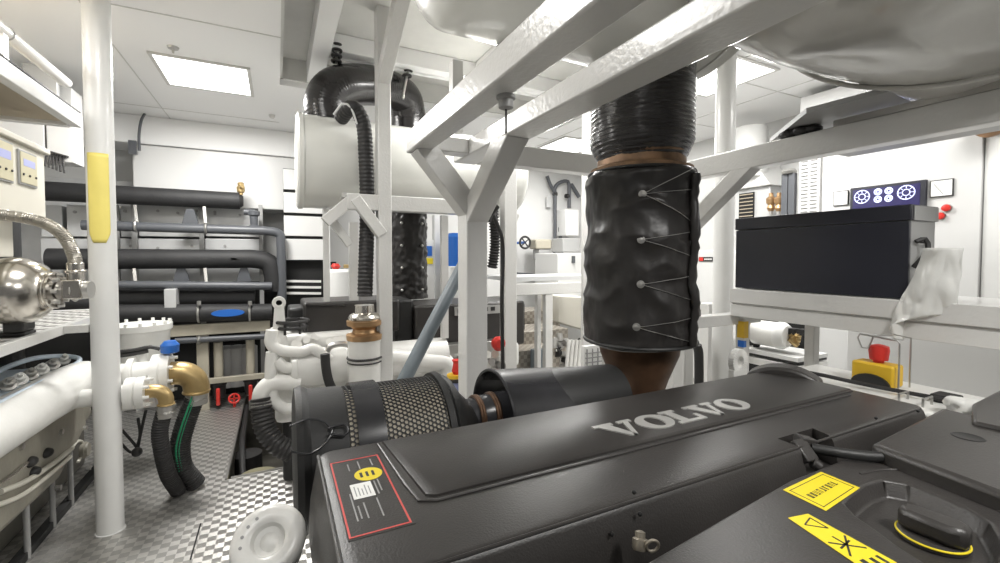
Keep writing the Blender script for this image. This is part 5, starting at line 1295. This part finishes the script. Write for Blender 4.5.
# electrical box, white units
ub = thing('white_unit', 'white equipment unit with a small dark switch behind the lashed jacket', 'unit', aY(575, 320, 5.0))
p_, q_ = aY(558, 253, 5.0), aY(595, 320, 5.0); B((p_.x, 5.0, q_.z), (q_.x, 5.6, p_.z)).build('unit_body', wallm, ub, bevel=0.01)
p_, q_ = aY(572, 256, 4.99), aY(575, 263, 4.99); B((p_.x, 4.985, q_.z), (q_.x, 4.999, p_.z)).build('switch', greypipe, ub)
b = MB(); p_, q_ = aY(563, 238, 5.3), aY(580, 252, 5.3); b.box((p_.x, 5.3, q_.z), (q_.x, 5.6, p_.z)); tag(b.build('fan_coil', boxg, bevel=0.01), 'grey box standing on the white equipment unit', 'box')
b = MB(); p_, q_ = aY(566, 209, 5.7), aY(579, 236, 5.7); b.box((p_.x, 5.7, q_.z), (q_.x, 5.98, p_.z)); tag(b.build('wall_box', white, bevel=0.01), 'white wall box above the equipment unit', 'box')
# guard rail
GR = thing('guard_rail', 'white box-section guard rail in front of the tread plate steps', 'rail', (1.9, 3.6, 0.0))
yr = 3.6
b = MB(); p_, q_ = aY(516, 292, yr), aY(600, 297, yr); zt2 = aY(555, 283, yr).z; zb2 = aY(555, 294, yr).z; b.box((p_.x, yr, zb2), (q_.x+0.15, yr+0.07, zt2)); b.build('top_rail', frame, GR, bevel=0.005)
b = MB(); p_ = aY(517, 282, yr+0.6); b.box((aY(516, 276, yr).x, yr+0.1, zt2+0.02), (q_.x+0.2, yr+0.7, zt2+0.06)); b.build('shelf_top', plateg, GR)
for x0_, x1_, yo in ((537.5, 541.5, 0.2), (546, 553, 0.0)):
    p_, q_ = aY(x0_, 330, yr+yo), aY(x1_, 330, yr+yo); B((p_.x, yr+yo+0.005, 0.0), (q_.x, yr+yo+0.065, zb2)).build('rail_post', frame, GR, bevel=0.004)
# tread plate steps
st = thing('plate_steps', 'stepped boxes clad in small-pattern tread plate beyond the guard rail', 'steps', (2.4, 4.6, 0.0))
def stp(xa, xb, ya, yb, Yd, dep, nm='step'):
    p_, q_ = aY(xa, ya, Yd), aY(xb, yb, Yd); return B((p_.x, Yd, q_.z), (q_.x, Yd+dep, p_.z)).build(nm, treads, st, bevel=0.004)
stp(514, 560, 352, 385, 4.0, 0.5); stp(514, 568, 333, 352, 4.3, 0.5); stp(514, 560, 312, 330, 4.9, 0.4)
t_ = tag(MB().box((aY(534, 350, 3.9).x, 3.88, aY(534, 385, 3.9).z), (aY(545, 350, 3.9).x, 3.98, aY(534, 350, 3.9).z)).build('grey_bin', greypole, bevel=0.01), 'small blue-grey bin standing by the tread plate steps', 'bin')
t_ = tag(MB().prism([aY(518, 303, 4.4), aY(522, 301, 4.4), aY(525, 304, 4.4), aY(525, 330, 4.4), aY(518, 330, 4.4)], (0, 0.2, 0)).build('black_case', rubber, bevel=0.01), 'narrow black case standing on the tread plate steps', 'case')
t_ = tag(MB().prism([aY(558, 296, 4.6), aY(595, 298, 4.6), aY(595, 333, 4.6), aY(558, 322, 4.6)], (0, 0.5, 0)).build('white_hood', cream, bevel=0.01), 'cream sloping housing beyond the guard rail left of the jacket', 'housing')
b = MB(); b.box((aY(556, 322, 4.9).x, 4.9, 0.9), (aY(600, 322, 4.9).x, 5.0, aY(570, 318, 4.9).z)); tag(b.build('gap_shade_panel', dark), 'near-black sheet standing in for the shaded gap under the cream sloping housing', 'panel')  # dark sheet added where the gap is only in shade
# machinery cluster bottom centre
mc = thing('pump_cluster', 'cluster of small chrome and white pumps beyond the guard rail', 'pump', (2.4, 3.9, 0.0))
b = MB(); b2 = MB(); random.seed(11)
for k in range(22):
    px_, py_ = random.uniform(553, 580), random.uniform(340, 378); p = aY(px_, py_, 4.0); r_ = random.uniform(0.02, 0.05)
    (b if k % 3 else b2).cyl(p, p+V((random.uniform(-0.04, 0.08), 0.02, random.uniform(-0.02, 0.10))), r_, n=14)
b.box((aY(552, 380, 4.05).x, 4.05, 0.0), (aY(582, 380, 4.05).x, 4.3, aY(560, 372, 4.05).z)); b.build('pump_body', steelb, mc); b2.build('black_fitting', rubber, mc)
b = MB()
p0_ = aY(570, 344, 3.95)
for k in range(4): b.tube([aY(566+k*4, 372, 3.9), aY(569+k*4, 340, 3.9)], 0.02, 8, smooth=False)
tag(b.build('white_pipes', engw), 'row of slanted white pipes left of the exhaust cone', 'pipes')
# white grille strip left of cone
b = MB(); p_, q_ = aY(586, 350, 2.6), aY(603, 385, 2.6); 
b.box((p_.x, 2.62, 0.0), (q_.x, 2.66, p_.z+0.02)); g_ = b.build('white_grille', white); tag(g_, 'white wire grille just left of the rusty exhaust cone', 'grille')
b = MB()
for k in range(8):
    z = q_.z+(p_.z-q_.z)*k/8; b.box((p_.x+0.01, 2.612, z), (q_.x, 2.6205, z+0.008))
for k in range(3): b.box((p_.x+0.02+k*0.05, 2.612, q_.z), (p_.x+0.026+k*0.05, 2.6195, p_.z))
b.build('grille_slots', boxg, g_) if False else tag(b.build('grille_bars', boxg), 'grey cross bars on the white wire grille beside the exhaust cone', 'bars')
# slender white post left of the jacket
p_, q_ = aY(580, 330, 3.0), aY(587, 330, 3.0); tag(B((aY(584, 130, 3.0).x, 3.0, 0.0), (aY(592, 130, 3.0).x, 3.03, CEIL-0.001)).build('white_stanchion', frame, bevel=0.004), 'white stanchion half hidden by the left edge of the lashed jacket', 'post')

# ================================================================== RIGHT BACKGROUND BEHIND THE COLUMN
tag(MB().cyl(V((aY(725, 150, 2.1).x, 2.1, 0.0)), V((aY(725, 150, 2.1).x, 2.1, CEIL-0.001)), 0.066, n=40).build('tall_white_pipe', white), 'tall white round pipe from floor to ceiling right of the exhaust column', 'pipe')
bl = thing('white_boiler', 'white cylinder with a blue label standing behind the right beam', 'tank', (4.2, 3.0, 1.9))
p = aX(750, 150, 4.2); zb0 = aX(750, 178, 4.2).z; MB().lathe((4.2, p.y, zb0), (0, 0, 1), [(0, 0.05), (0, 0.155), (aX(750, 130, 4.2).z-zb0-0.03, 0.155), (aX(750, 128, 4.2).z-zb0, 0.14), (aX(750, 127, 4.2).z-zb0, 0.05)], 40).build('boiler_shell', white, bl)
q = aX(737, 152, 4.03); B((4.03, q.y-0.03, q.z-0.02), (4.05, q.y+0.03, q.z+0.02)).build('blue_label', blue, bl)
dg = thing('duct_unit', 'white ventilation unit with a dark slatted opening behind the black-faced box', 'unit', (4.3, 3.0, 1.0))
ya, yb = aX(736, 200, 4.2).y, aX(770, 200, 4.2).y
B((4.2, yb, 1.0), (WR-0.01, ya, aX(745, 189, 4.2).z)).build('unit_body', plateg, dg, bevel=0.006)
y0_, y1_ = aX(754, 200, 4.19).y, aX(739, 200, 4.19).y
zt3, zb3 = aX(745, 193, 4.19).z, aX(745, 225, 4.19).z
B((4.19, y0_, zb3), (4.1995, y1_, zt3)).build('dark_opening', dark, dg)
b = MB()
for k in range(9): z = zb3+(zt3-zb3)*(k+0.5)/9; b.box((4.182, y0_+0.01, z-0.005), (4.189, y1_-0.01, z+0.004))
b.build('opening_slats', woodp, dg)
hd = MB(); z_ = aX(745, 189, 4.2).z
hd.prism([V((4.15, yb-0.03, z_)), V((4.15, ya+0.03, z_)), V((4.15, ya-0.15, z_+0.22)), V((4.15, ya-0.15, z_+0.5)), V((4.15, yb+0.12, z_+0.5)), V((4.15, yb+0.12, z_+0.22))], (0.4, 0, 0)); hd.build('hood', white, dg, bevel=0.01)
for k, (xx, lb) in enumerate(((771, 'left copper gauge fitting behind the black-faced box'), (779, 'right copper gauge fitting behind the black-faced box'))):
    p = aX(xx, 206, 4.1); t_ = thing('copper_fitting', lb, 'fitting', (p.x, p.y, p.z-0.1), 'copper fittings behind the box')
    MB().lathe((p.x, p.y, p.z-0.05), (0, 0, 1), [(0, 0.02), (0.03, 0.035), (0.06, 0.025), (0.08, 0.04), (0.12, 0.042), (0.14, 0.02), (0.17, 0.018)], 18).build('fitting_body', copper, t_)
    MB().cyl((p.x, p.y, p.z-0.45), (p.x, p.y, p.z-0.05), 0.02).build('riser', steelb, t_)
# white unit with red and black badge
ac = thing('chiller_unit', 'white floor unit with a small red and black badge right of the jacket', 'unit', (3.9, 4.0, 0.0))
ya, yb = aX(695, 260, 4.0).y, aX(735, 260, 4.0).y; zt4 = aX(715, 250, 4.0).z
B((4.0, yb, 0.7), (WR-0.01, ya, zt4)).build('unit_body', wallm, ac, bevel=0.01)
y0_, y1_, z0_, z1_ = rectX([(699, 257), (713, 261.5)], 3.995)
B((3.992, y0_, z0_), (3.999, y1_, z1_)).build('badge', ink, ac)
B((3.990, y1_-(y1_-y0_)*0.32, z0_+0.004), (3.9915, y1_-0.004, z1_-0.004)).build('badge_red', red, ac)
b = MB()
for k in range(4): yy = y0_+(y1_-y0_)*(0.08+0.14*k); b.box((3.990, yy, z0_+0.015), (3.9915, yy+(y1_-y0_)*0.09, z1_-0.015))
b.build('badge_letters', paper, ac)
tag(B((3.95, yb-0.62, 0.7), (WR-0.01, yb-0.02, zt4-0.02)).build('white_locker', wallm, bevel=0.01), 'plain white locker between the tall white pipe and the black-faced box', 'locker')
# below the console: compressor skid on shelf
cp = thing('compressor_skid', 'small white compressor with brass fittings on a tray below the console', 'compressor', (3.0, 1.9, 0.7))
CXx = 3.0
def ay(x_, y_): return aX(x_, y_, CXx)
pa, pb_ = ay(762, 340), ay(783, 345)
b = MB(); b.cyl(V((CXx, ay(756, 335).y, ay(765, 333).z)), V((CXx, ay(782, 335).y, ay(765, 333).z)), 0.085, n=32); b.build('motor_drum', engw, cp)
b = MB(); b.lathe((CXx, ay(782, 335).y-0.04, ay(765, 333).z), (0, 1, 0), [(0, 0.05), (0.0, 0.07), (0.03, 0.09), (0.06, 0.09), (0.06, 0.05)], 28); b.build('motor_cap', paper, cp)
b = MB(); random.seed(21)
for k in range(16):
    p = ay(random.uniform(742, 758), random.uniform(322, 345)); b.cyl(p, p+V((0.03, random.uniform(-0.05, 0.05), random.uniform(-0.05, 0.05))), random.uniform(0.010, 0.026), n=12)
for k in range(8):
    p = ay(random.uniform(786, 800), random.uniform(330, 340)); b.cyl(p, p+V((0.03, random.uniform(-0.05, 0.05), random.uniform(-0.05, 0.05))), random.uniform(0.010, 0.02), n=12)
b.build('brass_fitting', brass, cp)
b = MB()
for k in range(12):
    p = ay(random.uniform(742, 762), random.uniform(322, 350)); b.cyl(p, p+V((0.03, random.uniform(-0.05, 0.05), random.uniform(-0.05, 0.05))), random.uniform(0.008, 0.02), n=12)
for xx, yy, ww, hh in ((786, 328, 8, 7), (797, 329, 7, 7), (741, 352, 6, 10)):
    p_, q_ = ay(xx, yy), ay(xx+ww, yy+hh); b.box((CXx, q_.y, q_.z), (CXx+0.06, p_.y, p_.z))
b.build('black_fitting', rubber, cp)
def slopebox(x0_, x1_, yt0, yb0, dep, nm, m_):
    p_, q_ = ay(x0_, yt0), ay(x1_, yt0); z0_ = ay(x0_, yb0).z; return B((CXx-0.08, q_.y, z0_), (CXx+dep, p_.y, p_.z)).build(nm, m_, cp, bevel=0.003)
slopebox(748, 806, 346, 350, 0.25, 'upper_tray', white); slopebox(748, 806, 350, 352, 0.24, 'rubber_edge', rubber); slopebox(752, 806, 354, 361, 0.25, 'lower_tray', engw)
B((CXx-0.05, ay(806, 350).y, 0.0), (CXx+0.30, ay(745, 350).y, 0.62)).build('skid_base', boxg, cp)
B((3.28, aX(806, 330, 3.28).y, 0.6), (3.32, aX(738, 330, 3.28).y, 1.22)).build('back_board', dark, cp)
# white lower panel behind the e-stop
tag(B((3.3, 0.55, 0.0), (3.34, 1.56, 1.12)).build('lower_white_panel', wallm, bevel=0.004), 'white lower panel behind the emergency stop', 'panel')
b = MB(); b.cyl((3.2, 0.40, 0.0), (3.2, 0.40, 1.12), 0.05, n=28); tag(b.build('lower_duct', boxg), 'grey upright duct behind the right end of the console', 'duct')
tag(B((2.30, 0.30, 0.0), (2.34, 0.36, 1.13)).build('console_strut', white, bevel=0.003), 'white strut under the console near the right edge', 'strut')
# pipe elbow at the far right edge
b = MB(); b.lathe((3.95, aX(993, 124, 3.95).y, aX(993, 124, 3.95).z), (-1, 0, 0), [(-0.09, 0.05), (0.0, 0.07), (0.03, 0.085), (0.05, 0.085), (0.07, 0.04)], 28); tag(b.build('wall_horn', tan), 'dark bronze round fitting at the right edge under the overhead beam', 'fitting')
# dark bits right of the cone between the legs
b = MB(); p_, q_ = aY(694, 352, 2.1), aY(703, 385, 2.1); b.tube([aY(697, 345, 2.1), aY(699, 365, 2.1), V((aY(699, 392, 2.1).x, 2.1, 0.01))], 0.03, 14); tag(b.build('black_riser', rubber), 'black hose rising behind the cover right of the rusty cone', 'hose')
b = MB(); b.bar((1.66, 1.62, 1.208), (1.98, 1.62, 1.208), 0.03, 0.034); tag(b.build('dark_tube', greypipe), 'dark tube lying on the rail right of the jacket', 'tube')
p_, q_ = aY(708, 330, 2.4), aY(727, 390, 2.4); tag(B((p_.x, 2.4, 0.0), (q_.x, 2.48, 1.13)).build('support_post', frame, bevel=0.004), 'broad white leg under the rail right of the exhaust cone', 'leg')
p_, q_ = aY(676, 352, 2.2), aY(693, 390, 2.2); tag(B((p_.x, 2.2, 0.0), (q_.x, 2.28, 1.13)).build('support_post', frame, bevel=0.004), 'white leg directly right of the rusty exhaust cone', 'leg')
